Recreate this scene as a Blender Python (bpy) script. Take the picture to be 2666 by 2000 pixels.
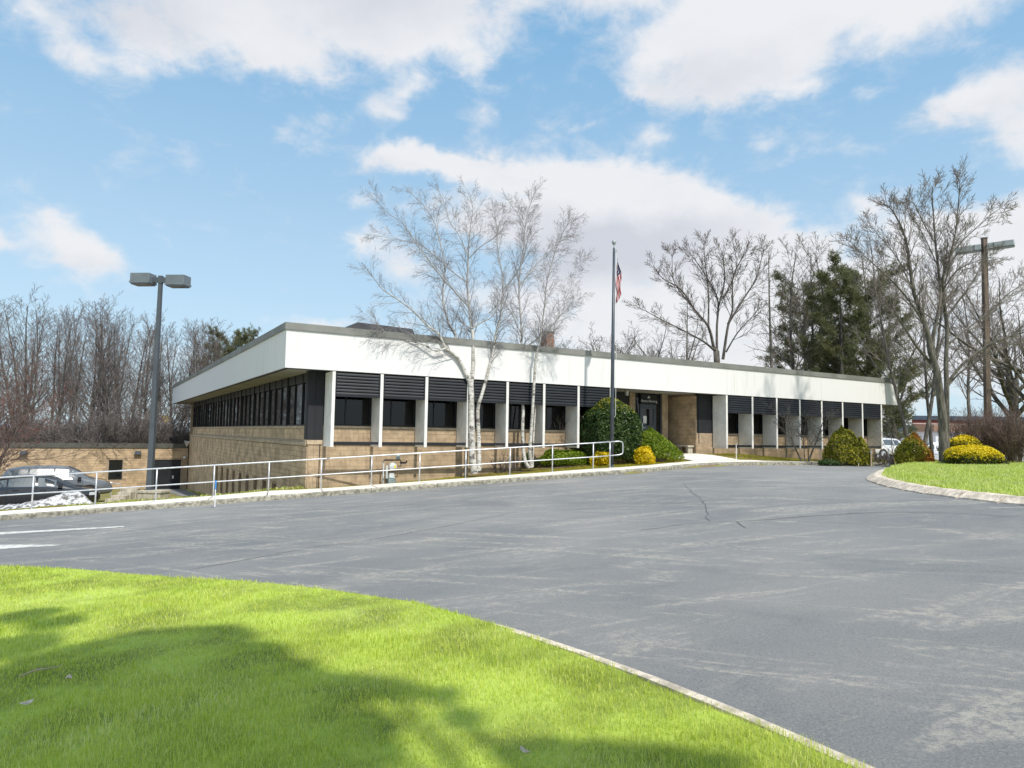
import bpy, math, random
import numpy as np
from mathutils import Vector, Matrix, geometry

for _o in list(bpy.data.objects):
    bpy.data.objects.remove(_o)
S = bpy.context.scene
COL = S.collection
rnd = random.Random(7)
RG = np.random.default_rng(7)
rad = math.radians

# ------------------------------------------------------------------ camera
LENS = 36 * 1495 / 2211
RC = Matrix(((0.99987874, -0.0155726, 0.0),
             (-0.00113908, -0.07313784, -0.99732119),
             (0.01553089, 0.99720026, -0.07314671)))
EYE = Vector((0, 0, 1.6))
cam = bpy.data.cameras.new('camera')
cam.lens = LENS
cam.sensor_width = 36
cam.sensor_fit = 'HORIZONTAL'
cam.clip_start = 0.05
cam.clip_end = 3000
camo = bpy.data.objects.new('camera', cam)
camo.matrix_world = Matrix.Translation(EYE) @ RC.to_4x4()
COL.objects.link(camo)
S.camera = camo

# ------------------------------------------------------------------ light
SUN_AZ, SUN_EL = 148, 53
sun = bpy.data.lights.new('sun', 'SUN')
sun.energy = 3.6
sun.angle = rad(1.3)
sun.color = (1.0, 0.945, 0.86)
suno = bpy.data.objects.new('sun', sun)
sd = Vector((math.sin(rad(SUN_AZ)) * math.cos(rad(SUN_EL)), math.cos(rad(SUN_AZ)) * math.cos(rad(SUN_EL)), math.sin(rad(SUN_EL))))
suno.rotation_euler = sd.to_track_quat('Z', 'Y').to_euler()
suno.location = (0, 0, 60)
COL.objects.link(suno)
S.view_settings.view_transform = 'Standard'
S.view_settings.look = 'None'
S.view_settings.exposure = 0.3
S.view_settings.gamma = 1.0
S.view_settings.use_curve_mapping = False
S.cycles.use_denoising = True
S.cycles.max_bounces = 8
S.cycles.transparent_max_bounces = 12

# sky: physical sky plus a layer of broken cloud
W = bpy.data.worlds.new('World')
S.world = W
W.use_nodes = True
nt = W.node_tree
nt.nodes.clear()


def nmath(nt, op, a, b=None, c=None, clamp=False):
    n = nt.nodes.new('ShaderNodeMath')
    n.operation = op
    n.use_clamp = clamp
    for i, v in enumerate((a, b, c)):
        if v is None:
            continue
        if isinstance(v, (int, float)):
            n.inputs[i].default_value = v
        else:
            nt.links.new(v, n.inputs[i])
    return n.outputs[0]


def nsmooth(nt, v, a, b, lo=0.0, hi=1.0):
    n = nt.nodes.new('ShaderNodeMapRange')
    n.interpolation_type = 'SMOOTHSTEP'
    nt.links.new(v, n.inputs['Value'])
    n.inputs['From Min'].default_value = a
    n.inputs['From Max'].default_value = b
    n.inputs['To Min'].default_value = lo
    n.inputs['To Max'].default_value = hi
    return n.outputs['Result']


def nmix(nt, f, a, b, mode='MIX'):
    n = nt.nodes.new('ShaderNodeMix')
    n.data_type = 'RGBA'
    n.blend_type = mode
    for s, v in ((n.inputs[0], f), (n.inputs[6], a), (n.inputs[7], b)):
        if isinstance(v, (int, float)):
            s.default_value = v
        elif isinstance(v, tuple):
            s.default_value = (v[0], v[1], v[2], 1)
        else:
            nt.links.new(v, s)
    return n.outputs[2]


def nnoise(nt, vec, scale, detail=4, rough=0.55, dist=0.0):
    n = nt.nodes.new('ShaderNodeTexNoise')
    n.inputs['Scale'].default_value = scale
    n.inputs['Detail'].default_value = detail
    n.inputs['Roughness'].default_value = rough
    n.inputs['Distortion'].default_value = dist
    if vec is not None:
        nt.links.new(vec, n.inputs['Vector'])
    return n.outputs


def nscale(nt, vec, s):
    n = nt.nodes.new('ShaderNodeMapping')
    nt.links.new(vec, n.inputs['Vector'])
    n.inputs['Scale'].default_value = s
    return n.outputs[0]


sky = nt.nodes.new('ShaderNodeTexSky')
sky.sky_type = 'NISHITA'
sky.sun_disc = False
sky.sun_elevation = rad(SUN_EL)
sky.sun_rotation = rad(SUN_AZ)
sky.air_density = 1.0
sky.dust_density = 0.6
sky.ozone_density = 1.2
tc = nt.nodes.new('ShaderNodeTexCoord')
DIR = tc.outputs['Generated']
sx = nt.nodes.new('ShaderNodeSeparateXYZ')
nt.links.new(DIR, sx.inputs[0])
wcol = nnoise(nt, DIR, 7.0, 5, 0.6)[1]
sw = nt.nodes.new('ShaderNodeSeparateColor')
nt.links.new(wcol, sw.inputs[0])
az = nmath(nt, 'MULTIPLY', nmath(nt, 'ARCTAN2', sx.outputs[0], sx.outputs[1]), 57.2958)
el = nmath(nt, 'MULTIPLY', nmath(nt, 'ARCSINE', sx.outputs[2]), 57.2958)
azw = nmath(nt, 'ADD', az, nmath(nt, 'MULTIPLY', nmath(nt, 'SUBTRACT', sw.outputs[0], 0.5), 8.0))
elw = nmath(nt, 'ADD', el, nmath(nt, 'MULTIPLY', nmath(nt, 'SUBTRACT', sw.outputs[1], 0.5), 6.0))
# (azimuth, elevation, half widths, weight) of the cloud masses
CLOUDS = [(-26, 30.5, 9, 3.0, 1.05), (-14, 32, 10, 3.6, 1.2), (-8.5, 31, 6, 2.2, 1.0), (-18.5, 27.4, 3.4, 1.5, 0.95), (-23.5, 27.6, 4, 1.6, .85), (-30, 27.5, 4, 1.8, .8),
          (-33.8, 24.9, 1.2, 1.2, 0.55), (-37.5, 28.5, 3, 2.0, 0.9), (-3.4, 28.4, 1.8, 1.3, 0.75), (-11.5, 25.2, 2.3, 1.0, 0.75), (-9.5, 26.6, 2.2, .8, .6),
          (-18.6, 23.2, 2.0, 1.0, 0.7), (-16, 24.2, 2.0, .8, .5), (-5, 21.8, 5.5, 1.1, 1.3), (-10, 21.2, 3.4, 1.1, 1.2), (2, 21.4, 4.5, 1.7, 1.3), (8, 20.2, 4.5, 1.9, 1.25), (13.5, 18.8, 3.6, 1.9, 1.2), (17.6, 17.2, 2.6, 1.4, 1.0),
          (3, 18.2, 8, 2.2, 1.25), (-3, 17.2, 5, 1.8, 0.9), (-13.8, 18.4, 1.6, .8, 0.75), (-12.6, 15.4, 2.2, 1.2, 0.95), (-9, 13.6, 3, 1.4, .8), (-33, 12.5, 2.9, 2.0, 1.35), (-30.0, 11.6, 1.6, 1.0, .7),
          (-37.8, 12.4, 1.3, 1.0, 1.0), (15, 29.4, 6, 2.5, 1.3), (20.5, 28.6, 4.5, 2.0, 1.2), (17.5, 26.6, 4.6, 1.3, 0.95), (23, 25.6, 1.6, .8, .6), (10.8, 27.0, 1.7, .9, 0.7), (31, 29.2, 7, 2.4, 1.2), (27, 33, 12, 3, 1.2),
          (35.8, 23.0, 3.2, 1.8, 1.25), (37, 20.2, 2.4, 1.8, 1.1), (33, 23.2, 1.6, .8, .6), (19.6, 23.2, 2.0, .7, 0.5), (11.4, 23.8, 1.5, .8, 0.55), (7.4, 15, 7, 2.6, 1.15), (17.5, 14.4, 6, 2.6, 1.4), (21.5, 13, 4, 2, .9),
          (27.2, 16.6, 2.0, .9, 0.9), (34.5, 14.0, 4.4, 2.2, 1.25), (40, 14, 4, 3, 1.0), (11, 10, 11, 2.8, 1.2), (30, 5, 14, 2.6, .95), (18, 4, 13, 2.4, .9), (28, 9, 9, 3, 0.8), (-15, 8.8, 6, .9, 0.75), (-24, 5, 12, 1.6, 0.45), (26.5, 20.8, 2, .6, .35),
          (1, 35.5, 9, 2.6, .9), (14, 35, 9, 2.6, 1.0),
          (0, 11, 8, 1.8, .5), (14, 6.5, 12, 2.5, .75), (24, 12.5, 6, 2, .8), (34, 10, 7, 2.2, .9), (-2, 24.8, 1.4, .6, .45), (5, 24.6, 1.6, .5, .4), (27, 24.4, 1.6, .6, .35), (30, 22.6, 1.5, .6, .4), (30.5, 14.8, 3, 1.2, .8), (-31, 25.6, 3, .9, .45), (-20.5, 24.9, 1.6, .6, .4)]
D = None
for (a, e, sa, se, w) in CLOUDS:
    da = nmath(nt, 'DIVIDE', nmath(nt, 'SUBTRACT', azw, a), sa)
    de = nmath(nt, 'DIVIDE', nmath(nt, 'SUBTRACT', elw, e), se)
    q = nmath(nt, 'ADD', nmath(nt, 'MULTIPLY', da, da), nmath(nt, 'MULTIPLY', de, de))
    g = nmath(nt, 'MULTIPLY', nmath(nt, 'EXPONENT', nmath(nt, 'MULTIPLY', q, -1.0)), w)
    D = g if D is None else nmath(nt, 'ADD', D, g)
# the same broken cover over the rest of the dome
low = nnoise(nt, nscale(nt, DIR, (1, 1, 2.2)), 2.6, 3, 0.5)[0]
outs = nmath(nt, 'MAXIMUM', nsmooth(nt, nmath(nt, 'ABSOLUTE', az), 38, 52), nsmooth(nt, el, 33, 44))
D = nmath(nt, 'ADD', nmath(nt, 'MULTIPLY', D, nmath(nt, 'SUBTRACT', 1.0, nmath(nt, 'MULTIPLY', outs, 0.8))),
          nmath(nt, 'MULTIPLY', nsmooth(nt, low, 0.42, 0.6), nmath(nt, 'MULTIPLY', outs, 1.1)))
fb = nnoise(nt, nscale(nt, DIR, (1, 1, 1.7)), 16.0, 9, 0.62, 0.3)[0]
D2 = nmath(nt, 'ADD', D, nmath(nt, 'MULTIPLY', nmath(nt, 'SUBTRACT', fb, 0.5), 2.0))
fb2 = nnoise(nt, nscale(nt, DIR, (1, 1, 1.5)), 5.0, 6, 0.6, 0.4)[0]
D2 = nmath(nt, 'ADD', D2, nmath(nt, 'MULTIPLY', nmath(nt, 'SUBTRACT', fb2, 0.5), 1.1))
mask = nmath(nt, 'MULTIPLY', nsmooth(nt, D2, 0.06, 1.22), 0.94)
mask = nmath(nt, 'MULTIPLY', mask, nsmooth(nt, el, -1.0, 2.0))
GREY = [(6, 14.4, 10, 2.4, 1.25), (-1, 17.5, 5, 1.2, .5), (-14, 33.5, 13, 3, 0.7), (-30, 29, 7, 2, 0.55), (16, 27.2, 7, 1.6, 0.5), (34, 21.6, 6, 1.6, .35), (-12, 20.6, 5, .9, .35), (14, 16.4, 6, 1.3, .4), (-33, 11.2, 3, 1, .35)]
GD = None
for (a, e, sa, se, w) in GREY:
    da = nmath(nt, 'DIVIDE', nmath(nt, 'SUBTRACT', azw, a), sa)
    de = nmath(nt, 'DIVIDE', nmath(nt, 'SUBTRACT', elw, e), se)
    q = nmath(nt, 'ADD', nmath(nt, 'MULTIPLY', da, da), nmath(nt, 'MULTIPLY', de, de))
    g = nmath(nt, 'MULTIPLY', nmath(nt, 'EXPONENT', nmath(nt, 'MULTIPLY', q, -1.0)), w)
    GD = g if GD is None else nmath(nt, 'ADD', GD, g)
gn = nnoise(nt, nscale(nt, DIR, (1, 1, 2.0)), 9.0, 5, 0.6)[0]
gf = nmath(nt, 'ADD', GD, nmath(nt, 'MULTIPLY', nmath(nt, 'SUBTRACT', gn, 0.5), 0.9), clamp=True)
CL = 6.4
ccol = nmix(nt, gf, (0.97 * CL, 0.975 * CL, 1.0 * CL), (0.72 * CL, 0.74 * CL, 0.81 * CL))
nis = nmix(nt, 1.0, sky.outputs[0], (1.1, 1.1, 1.1), 'MULTIPLY')
# hazy spring air: pale blue that whitens towards the horizon
K = 1 / 0.115
airc = nmix(nt, nsmooth(nt, el, 2.0, 40.0), (0.46 * K, 0.63 * K, 0.76 * K), (0.18 * K, 0.41 * K, 0.66 * K))
skyc = nmix(nt, 0.78, nis, airc)
fin = nmix(nt, mask, skyc, ccol)
bg = nt.nodes.new('ShaderNodeBackground')
bg.inputs['Strength'].default_value = 0.115
nt.links.new(fin, bg.inputs['Color'])
wo = nt.nodes.new('ShaderNodeOutputWorld')
nt.links.new(bg.outputs[0], wo.inputs[0])

# ------------------------------------------------------------------ survey helpers
FPX = 1495 * 2666 / 2211


def sight(px, py):
    """direction of the line of sight through a point measured on the photograph (2666 x 2000)"""
    return RC @ Vector(((px - 1333) / FPX, -(py - 1000) / FPX, -1.0))


def at(px, py, dist):
    r = sight(px, py)
    return EYE + r * (dist / r.y)


A1 = rad(59.12)
U1 = Vector((math.sin(A1), math.cos(A1), 0))
V1 = Vector((-math.cos(A1), math.sin(A1), 0))
O0 = Vector((-7.935, 24.0765, 0))
P0 = Vector((-15.3714, 22.4997, 0))
DR = Vector((1.70429, 0.54725, 0))
NR = Vector((-0.30573, 0.95212, 0))


def sp(x, k):
    return k * np.logaddexp(0, x / k)


def sst(x, a, b):
    t = np.clip((x - a) / (b - a), 0, 1)
    return t * t * (3 - 2 * t)


def HH(x, y):
    """height of the driveway surface"""
    h = 0.33 - 0.0685 * sp(6.7 - x, 1.2)
    return -2.6 + sp(h + 2.6, 0.25)


ZU = [-3, 1.1, 3.6, 5.7, 9.25, 14, 18, 19, 23.3, 26.4, 29.7, 35.2, 42, 60]
ZB = [-.6, -.50, -.42, -.29, -.03, .45, .72, .75, .75, .56, .37, .17, .0, -.1]


KU = [11.57, 13.0, 14.4, 16.5, 18.6, 20.8, 22.8, 24.8, 27.3, 29.5, 33, 40, 60]
KV = [-3.79, -4.05, -3.8, -3.0, -2.45, -2.2, -2.3, -2.7, -3.5, -4.6, -6.2, -8, -12]


def GG(x, y):
    """height of the ground"""
    x = np.asarray(x, float)
    y = np.asarray(y, float)
    h = HH(x, y)
    s = (x - P0.x) * NR.x + (y - P0.y) * NR.y
    u = (x - O0.x) * U1.x + (y - O0.y) * U1.y
    v = (x - O0.x) * V1.x + (y - O0.y) * V1.y
    L = np.clip(-1.25 - 0.062 * (y - 25) - 0.25 * sst(-x, 15.5, 18) * sst(60 - y, 0, 20), -3.6, 5)
    L = h + 0.13 + (L - h - 0.13) * sst(s, 0.0, 3.5)
    zb = np.interp(u, ZU, ZB)
    F = h + 0.13 + (zb - h - 0.13) * sst(v, -1.7, 0.5)
    wgt = sst(u, -2.5, 1.0) * (1 - sst(v, 1.0, 4.0) * (u < 37))
    B = L * (1 - wgt) + F * wgt
    far = sst(u, 37, 50)
    B = B * (1 - far) + far * (h - 0.02 - 0.9 * sst(y, 44, 100))
    kv = np.interp(u, KU, KV)
    return np.where((s < 0) | ((u > 12) & (u < 45)), np.where((u > 12) & (v > kv + 0.06) & (u < 45) & (v < 1.0), F, np.where((u > 12) & (v >= 1.0), B, h)), B)


def g1(x, y):
    return float(GG(np.array([x]), np.array([y]))[0])


def hit(px, py, dz=0.0, road=True):
    r = sight(px, py)
    t = 5.0
    f = (lambda x, y: float(HH(np.float64(x), np.float64(y)))) if road else g1
    lo, hi = 1.0, 200.0
    for _ in range(60):
        t = (lo + hi) / 2
        p = EYE + r * t
        if p.z > f(p.x, p.y) + dz:
            lo = t
        else:
            hi = t
    return p


# ------------------------------------------------------------------ materials
MATS = {}


def mat(name, col, rough=0.7, var=0.12, scale=3.0, bump=0.0, bscale=40.0, metal=0.0, spec=0.5, col2=None, stretch=(1, 1, 1), rnd_obj=0.0, detail=5, coat=0.0, lo=0.35, hi=0.65):
    if name in MATS:
        return MATS[name]
    m = bpy.data.materials.new(name)
    m.use_nodes = True
    t = m.node_tree
    b = t.nodes['Principled BSDF']
    b.inputs['Roughness'].default_value = rough
    b.inputs['Metallic'].default_value = metal
    b.inputs['Specular IOR Level'].default_value = spec
    b.inputs['Coat Weight'].default_value = coat
    g = t.nodes.new('ShaderNodeNewGeometry')
    pos = nscale(t, g.outputs['Position'], stretch)
    f = nnoise(t, pos, scale, detail, 0.6)[0]
    f = nsmooth(t, f, lo, hi)
    if col2 is None:
        col2 = tuple(c * (1 - 2 * var) for c in col)
        col = tuple(min(1, c * (1 + var)) for c in col)
    c = nmix(t, f, col, col2)
    if rnd_obj:
        oi = t.nodes.new('ShaderNodeObjectInfo')
        k = nmath(t, 'MULTIPLY_ADD', oi.outputs['Random'], 2 * rnd_obj, 1 - rnd_obj)
        hsv = t.nodes.new('ShaderNodeHueSaturation')
        t.links.new(c, hsv.inputs['Color'])
        t.links.new(k, hsv.inputs['Value'])
        c = hsv.outputs[0]
    t.links.new(c, b.inputs['Base Color'])
    if bump:
        bn = t.nodes.new('ShaderNodeBump')
        bn.inputs['Strength'].default_value = bump
        bn.inputs['Distance'].default_value = 0.02
        t.links.new(nnoise(t, g.outputs['Position'], bscale, 4, 0.6)[0], bn.inputs['Height'])
        t.links.new(bn.outputs[0], b.inputs['Normal'])
    MATS[name] = m
    m['_col'] = 0
    return m


def leafmat(name, cols, trans=0.3, rough=0.55, nscale_=0.6, zdark=None):
    """foliage: every leaf or blade its own tint, clumps vary slowly"""
    m = bpy.data.materials.new(name)
    m.use_nodes = True
    t = m.node_tree
    b = t.nodes['Principled BSDF']
    b.inputs['Roughness'].default_value = rough
    b.inputs['Specular IOR Level'].default_value = 0.3
    g = t.nodes.new('ShaderNodeNewGeometry')
    n = nnoise(t, g.outputs['Position'], nscale_, 4, 0.6)[0]
    f = nmath(t, 'ADD', nmath(t, 'MULTIPLY', g.outputs['Random Per Island'], 0.62), nmath(t, 'MULTIPLY', nmath(t, 'SUBTRACT', n, 0.31), 1.0), clamp=True)
    r = t.nodes.new('ShaderNodeValToRGB')
    t.links.new(f, r.inputs[0])
    e = r.color_ramp.elements
    while len(e) < len(cols):
        e.new(0.5)
    for i, c in enumerate(cols):
        e[i].position = i / (len(cols) - 1)
        e[i].color = (*c, 1)
    t.links.new(r.outputs[0], b.inputs['Base Color'])
    tr = t.nodes.new('ShaderNodeBsdfTranslucent')
    t.links.new(r.outputs[0], tr.inputs['Color'])
    mx = t.nodes.new('ShaderNodeMixShader')
    mx.inputs[0].default_value = trans
    t.links.new(b.outputs[0], mx.inputs[1])
    t.links.new(tr.outputs[0], mx.inputs[2])
    t.links.new(mx.outputs[0], t.nodes['Material Output'].inputs[0])
    MATS[name] = m
    return m


def asphalt():
    m = bpy.data.materials.new('asphalt')
    m.use_nodes = True
    t = m.node_tree
    b = t.nodes['Principled BSDF']
    b.inputs['Roughness'].default_value = 0.85
    b.inputs['Specular IOR Level'].default_value = 0.3
    g = t.nodes.new('ShaderNodeNewGeometry')
    P = g.outputs['Position']
    rot = t.nodes.new('ShaderNodeMapping')
    t.links.new(P, rot.inputs[0])
    rot.inputs['Rotation'].default_value = (0, 0, rad(-20))
    big = nnoise(t, P, 0.12, 3, 0.5)[0]
    st = nnoise(t, nscale(t, rot.outputs[0], (0.30, 1.3, 1)), 0.9, 8, 0.70, 1.2)[0]
    rot2 = t.nodes.new('ShaderNodeMapping')
    t.links.new(P, rot2.inputs[0])
    rot2.inputs['Rotation'].default_value = (0, 0, rad(30))
    st2 = nnoise(t, nscale(t, rot2.outputs[0], (0.25, 1.7, 1)), 0.8, 8, 0.72, 1.6)[0]
    blot = nnoise(t, P, 0.45, 6, 0.65, 0.8)[0]
    fine = nnoise(t, P, 60, 3, 0.7)[0]
    mid = nnoise(t, P, 11, 4, 0.7)[0]
    agg = nnoise(t, P, 210, 2, 0.6)[0]
    c = nmix(t, nsmooth(t, big, 0.35, 0.65), (0.195, 0.204, 0.210), (0.272, 0.274, 0.272))
    c = nmix(t, nmath(t, 'MULTIPLY', nsmooth(t, blot, 0.5, 0.7), 0.5), c, (0.31, 0.305, 0.288))
    c = nmix(t, nmath(t, 'MULTIPLY', nsmooth(t, blot, 0.5, 0.33), 0.4), c, (0.15, 0.163, 0.175))
    c = nmix(t, nmath(t, 'MULTIPLY', nsmooth(t, st, 0.51, 0.62), nsmooth(t, mid, 0.38, 0.62, 0.08, 0.8)), c, (0.43, 0.41, 0.36))
    c = nmix(t, nmath(t, 'MULTIPLY', nsmooth(t, st2, 0.53, 0.64), nsmooth(t, mid, 0.38, 0.62, 0.08, 0.82)), c, (0.45, 0.425, 0.37))
    c = nmix(t, nmath(t, 'MULTIPLY', nsmooth(t, st, 0.43, 0.28), 0.35), c, (0.135, 0.148, 0.16))
    c = nmix(t, nmath(t, 'MULTIPLY', nsmooth(t, fine, 0.5, 0.75), 0.45), c, (0.42, 0.41, 0.39))
    c = nmix(t, nmath(t, 'MULTIPLY', nsmooth(t, fine, 0.5, 0.28), 0.5), c, (0.09, 0.097, 0.104))
    c = nmix(t, nmath(t, 'MULTIPLY', nsmooth(t, agg, 0.5, 0.3), 0.5), c, (0.07, 0.075, 0.08))
    t.links.new(c, b.inputs['Base Color'])
    bn = t.nodes.new('ShaderNodeBump')
    bn.inputs['Strength'].default_value = 0.8
    bn.inputs['Distance'].default_value = 0.01
    t.links.new(agg, bn.inputs['Height'])
    t.links.new(bn.outputs[0], b.inputs['Normal'])
    return m


def stucco_white():
    m = bpy.data.materials.new('painted_panel_white')
    m.use_nodes = True
    t = m.node_tree
    b = t.nodes['Principled BSDF']
    b.inputs['Roughness'].default_value = 0.75
    g = t.nodes.new('ShaderNodeNewGeometry')
    P = g.outputs['Position']
    s1 = nnoise(t, nscale(t, P, (3.0, 3.0, 0.16)), 2.2, 5, 0.65)[0]
    s2 = nnoise(t, P, 0.35, 4, 0.6)[0]
    c = nmix(t, nmath(t, 'MULTIPLY', nsmooth(t, s1, 0.48, 0.78), nsmooth(t, s2, 0.38, 0.70)), (0.75, 0.74, 0.73), (0.60, 0.59, 0.54))
    t.links.new(c, b.inputs['Base Color'])
    return m


def birch_bark():
    m = bpy.data.materials.new('birch_bark')
    m.use_nodes = True
    t = m.node_tree
    b = t.nodes['Principled BSDF']
    b.inputs['Roughness'].default_value = 0.8
    g = t.nodes.new('ShaderNodeNewGeometry')
    P = g.outputs['Position']
    a = nnoise(t, nscale(t, P, (2.5, 2.5, 14)), 2.2, 4, 0.7)[0]
    d = nnoise(t, P, 3.2, 4, 0.7)[0]
    low = nnoise(t, P, 1.1, 3, 0.6)[0]
    c = nmix(t, nsmooth(t, low, 0.4, 0.7), (0.66, 0.64, 0.59), (0.44, 0.42, 0.37))
    c = nmix(t, nmath(t, 'MULTIPLY', nsmooth(t, a, 0.50, 0.60), 0.8), c, (0.12, 0.105, 0.095))
    c = nmix(t, nmath(t, 'MULTIPLY', nsmooth(t, d, 0.55, 0.63), 0.9), c, (0.09, 0.08, 0.07))
    sz = t.nodes.new('ShaderNodeSeparateXYZ')
    t.links.new(P, sz.inputs[0])
    c = nmix(t, nsmooth(t, sz.outputs[2], 4.8, 8.0), c, (0.40, 0.385, 0.375))   # young bark higher up is grey
    t.links.new(c, b.inputs['Base Color'])
    return m


def flagmat():
    m = bpy.data.materials.new('flag_cloth')
    m.use_nodes = True
    t = m.node_tree
    b = t.nodes['Principled BSDF']
    b.inputs['Roughness'].default_value = 0.9
    uv = t.nodes.new('ShaderNodeUVMap')
    s = t.nodes.new('ShaderNodeSeparateXYZ')
    t.links.new(uv.outputs[0], s.inputs[0])
    k = nmath(t, 'MODULO', nmath(t, 'FLOOR', nmath(t, 'MULTIPLY', s.outputs[1], 13)), 2)
    c = nmix(t, k, (0.55, 0.03, 0.05), (0.82, 0.80, 0.80))
    inx = nmath(t, 'LESS_THAN', s.outputs[0], 0.4)
    iny = nmath(t, 'GREATER_THAN', s.outputs[1], 6 / 13)
    can = nmath(t, 'MULTIPLY', inx, iny)
    mp = t.nodes.new('ShaderNodeMapping')
    t.links.new(uv.outputs[0], mp.inputs[0])
    mp.inputs['Scale'].default_value = (15, 11.2, 1)
    vo = t.nodes.new('ShaderNodeTexVoronoi')
    vo.inputs['Scale'].default_value = 1
    vo.inputs['Randomness'].default_value = 0
    t.links.new(mp.outputs[0], vo.inputs['Vector'])
    star = nmath(t, 'LESS_THAN', vo.outputs['Distance'], 0.27)
    c = nmix(t, can, c, nmix(t, star, (0.02, 0.035, 0.13), (0.8, 0.8, 0.8)))
    t.links.new(c, b.inputs['Base Color'])
    return m


def glassmat(name, tint, refl=1.0):
    m = bpy.data.materials.new(name)
    m.use_nodes = True
    t = m.node_tree
    for n in list(t.nodes):
        if n.type == 'BSDF_PRINCIPLED':
            t.nodes.remove(n)
    tr = t.nodes.new('ShaderNodeBsdfTransparent')
    tr.inputs[0].default_value = (*tint, 1)
    gl = t.nodes.new('ShaderNodeBsdfGlossy')
    gl.inputs['Roughness'].default_value = 0.03
    fr = t.nodes.new('ShaderNodeFresnel')
    fr.inputs[0].default_value = 1.5
    mx = t.nodes.new('ShaderNodeMixShader')
    t.links.new(nmath(t, 'MULTIPLY', fr.outputs[0], refl), mx.inputs[0])
    t.links.new(tr.outputs[0], mx.inputs[1])
    t.links.new(gl.outputs[0], mx.inputs[2])
    t.links.new(mx.outputs[0], t.nodes['Material Output'].inputs[0])
    MATS[name] = m
    return m


M_ASPH = asphalt()
M_WHITE = stucco_white()
M_FIN = mat('fin_concrete', (0.80, 0.785, 0.745), 0.8, 0.05, 2.5, 0.15, 60, rnd_obj=0.04)
M_COPE = mat('coping_metal', (0.215, 0.215, 0.195), 0.55, 0.1, 0.8, rnd_obj=0.06)
M_SOFF = mat('soffit_board', (0.40, 0.38, 0.30), 0.8, 0.08, 0.7)
M_DARK = mat('dark_bronze_metal', (0.011, 0.013, 0.017), 0.5, 0.15, 1.5, rnd_obj=0.12)
M_DPAN = mat('dark_panel', (0.013, 0.014, 0.018), 0.6, 0.1, 1.0)
M_BLOCK = mat('ribbed_block', (0.50, 0.385, 0.255), 0.9, 0.10, 3.0, 0.4, 90, rnd_obj=0.05)
M_BLOCKS = mat('split_block', (0.60, 0.445, 0.285), 0.9, 0.16, 1.6, 0.6, 45, detail=8)
M_MORTAR = mat('mortar', (0.37, 0.28, 0.19), 0.95, 0.1, 5)
M_LEDGE = mat('ledge_block', (0.50, 0.395, 0.27), 0.85, 0.1, 4, 0.3, 70, rnd_obj=0.06)
M_CONC = mat('sidewalk_concrete', (0.78, 0.745, 0.66), 0.9, 0.06, 1.2, 0.2, 120, rnd_obj=0.04)
M_CONC2 = mat('old_concrete', (0.50, 0.45, 0.36), 0.9, 0.14, 3, 0.3, 60, stretch=(3, 3, 0.6))
M_GRAN = mat('granite', (0.36, 0.34, 0.27), 0.9, 0.25, 9, 0.8, 35, rnd_obj=0.1, detail=8)
M_GRANW = mat('granite_weathered', (0.64, 0.56, 0.46), 0.9, 0.18, 7, 1.0, 25, rnd_obj=0.08, detail=8)
M_GALV = mat('galvanised_steel', (0.62, 0.64, 0.67), 0.42, 0.08, 6, metal=0.55)
M_POLE = mat('dark_painted_steel', (0.065, 0.08, 0.10), 0.4, 0.1, 3)
M_LAMPG = mat('lamp_grey', (0.075, 0.088, 0.105), 0.5, 0.06, 2)
M_LAMPH = mat('lamp_head_grey', (0.15, 0.175, 0.20), 0.5, 0.06, 2)
M_LAMPL = mat('lamp_light_grey', (0.36, 0.39, 0.41), 0.5, 0.08, 2)
M_LENS = mat('lamp_lens', (0.14, 0.16, 0.20), 0.15, 0.05, 2)
M_WOOD = mat('glulam_wood', (0.14, 0.10, 0.078), 0.8, 0.25, 1.3, 0.3, 20, stretch=(9, 9, 0.4), detail=7)
M_GROUND = mat('grass_soil', (0.22, 0.225, 0.045), 0.95, 0.2, 0.9, 0.6, 25, col2=(0.20, 0.145, 0.075), detail=8)
M_LAWN = mat('lawn_soil', (0.34, 0.44, 0.07), 0.95, 0.25, 1.2, 0.5, 60, detail=8)
M_MULCH = mat('mulch', (0.105, 0.075, 0.052), 0.95, 0.3, 7, 0.9, 30, detail=8)
M_PAINT = mat('road_paint', (0.66, 0.65, 0.61), 0.8, 0.1, 7, col2=(0.34, 0.345, 0.345), lo=0.42, hi=0.66)
M_CRACK = mat('crack_fill', (0.085, 0.092, 0.10), 0.8, 0.2, 3)
M_SNOW = mat('dirty_snow', (0.60, 0.61, 0.63), 0.85, 0.25, 6.5, 1.0, 9, col2=(0.12, 0.115, 0.11), detail=10, lo=0.42, hi=0.60)
M_BIRCH = birch_bark()
M_BTWIG = mat('birch_twig', (0.29, 0.27, 0.275), 0.8, 0.2, 2)
M_BARK = mat('grey_bark', (0.125, 0.113, 0.098), 0.9, 0.3, 2.2, 0.6, 18, stretch=(4, 4, 0.8), rnd_obj=0.2)
M_TWIG = mat('grey_twig', (0.185, 0.158, 0.145), 0.85, 0.2, 1, rnd_obj=0.18)
M_TWIGR = mat('reddish_twig', (0.17, 0.118, 0.102), 0.85, 0.25, 1.2, rnd_obj=0.1)
M_DTWIG = mat('pale_twig', (0.30, 0.25, 0.20), 0.85, 0.2, 2)
M_BUD = mat('red_bud', (0.20, 0.06, 0.05), 0.7, 0.2, 4)
M_GRASS = leafmat('grass_blade', [(0.24, 0.33, 0.025), (0.47, 0.58, 0.07), (0.64, 0.72, 0.13), (0.77, 0.81, 0.24), (0.90, 0.87, 0.60)], 0.5, 0.5, 0.8)
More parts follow.
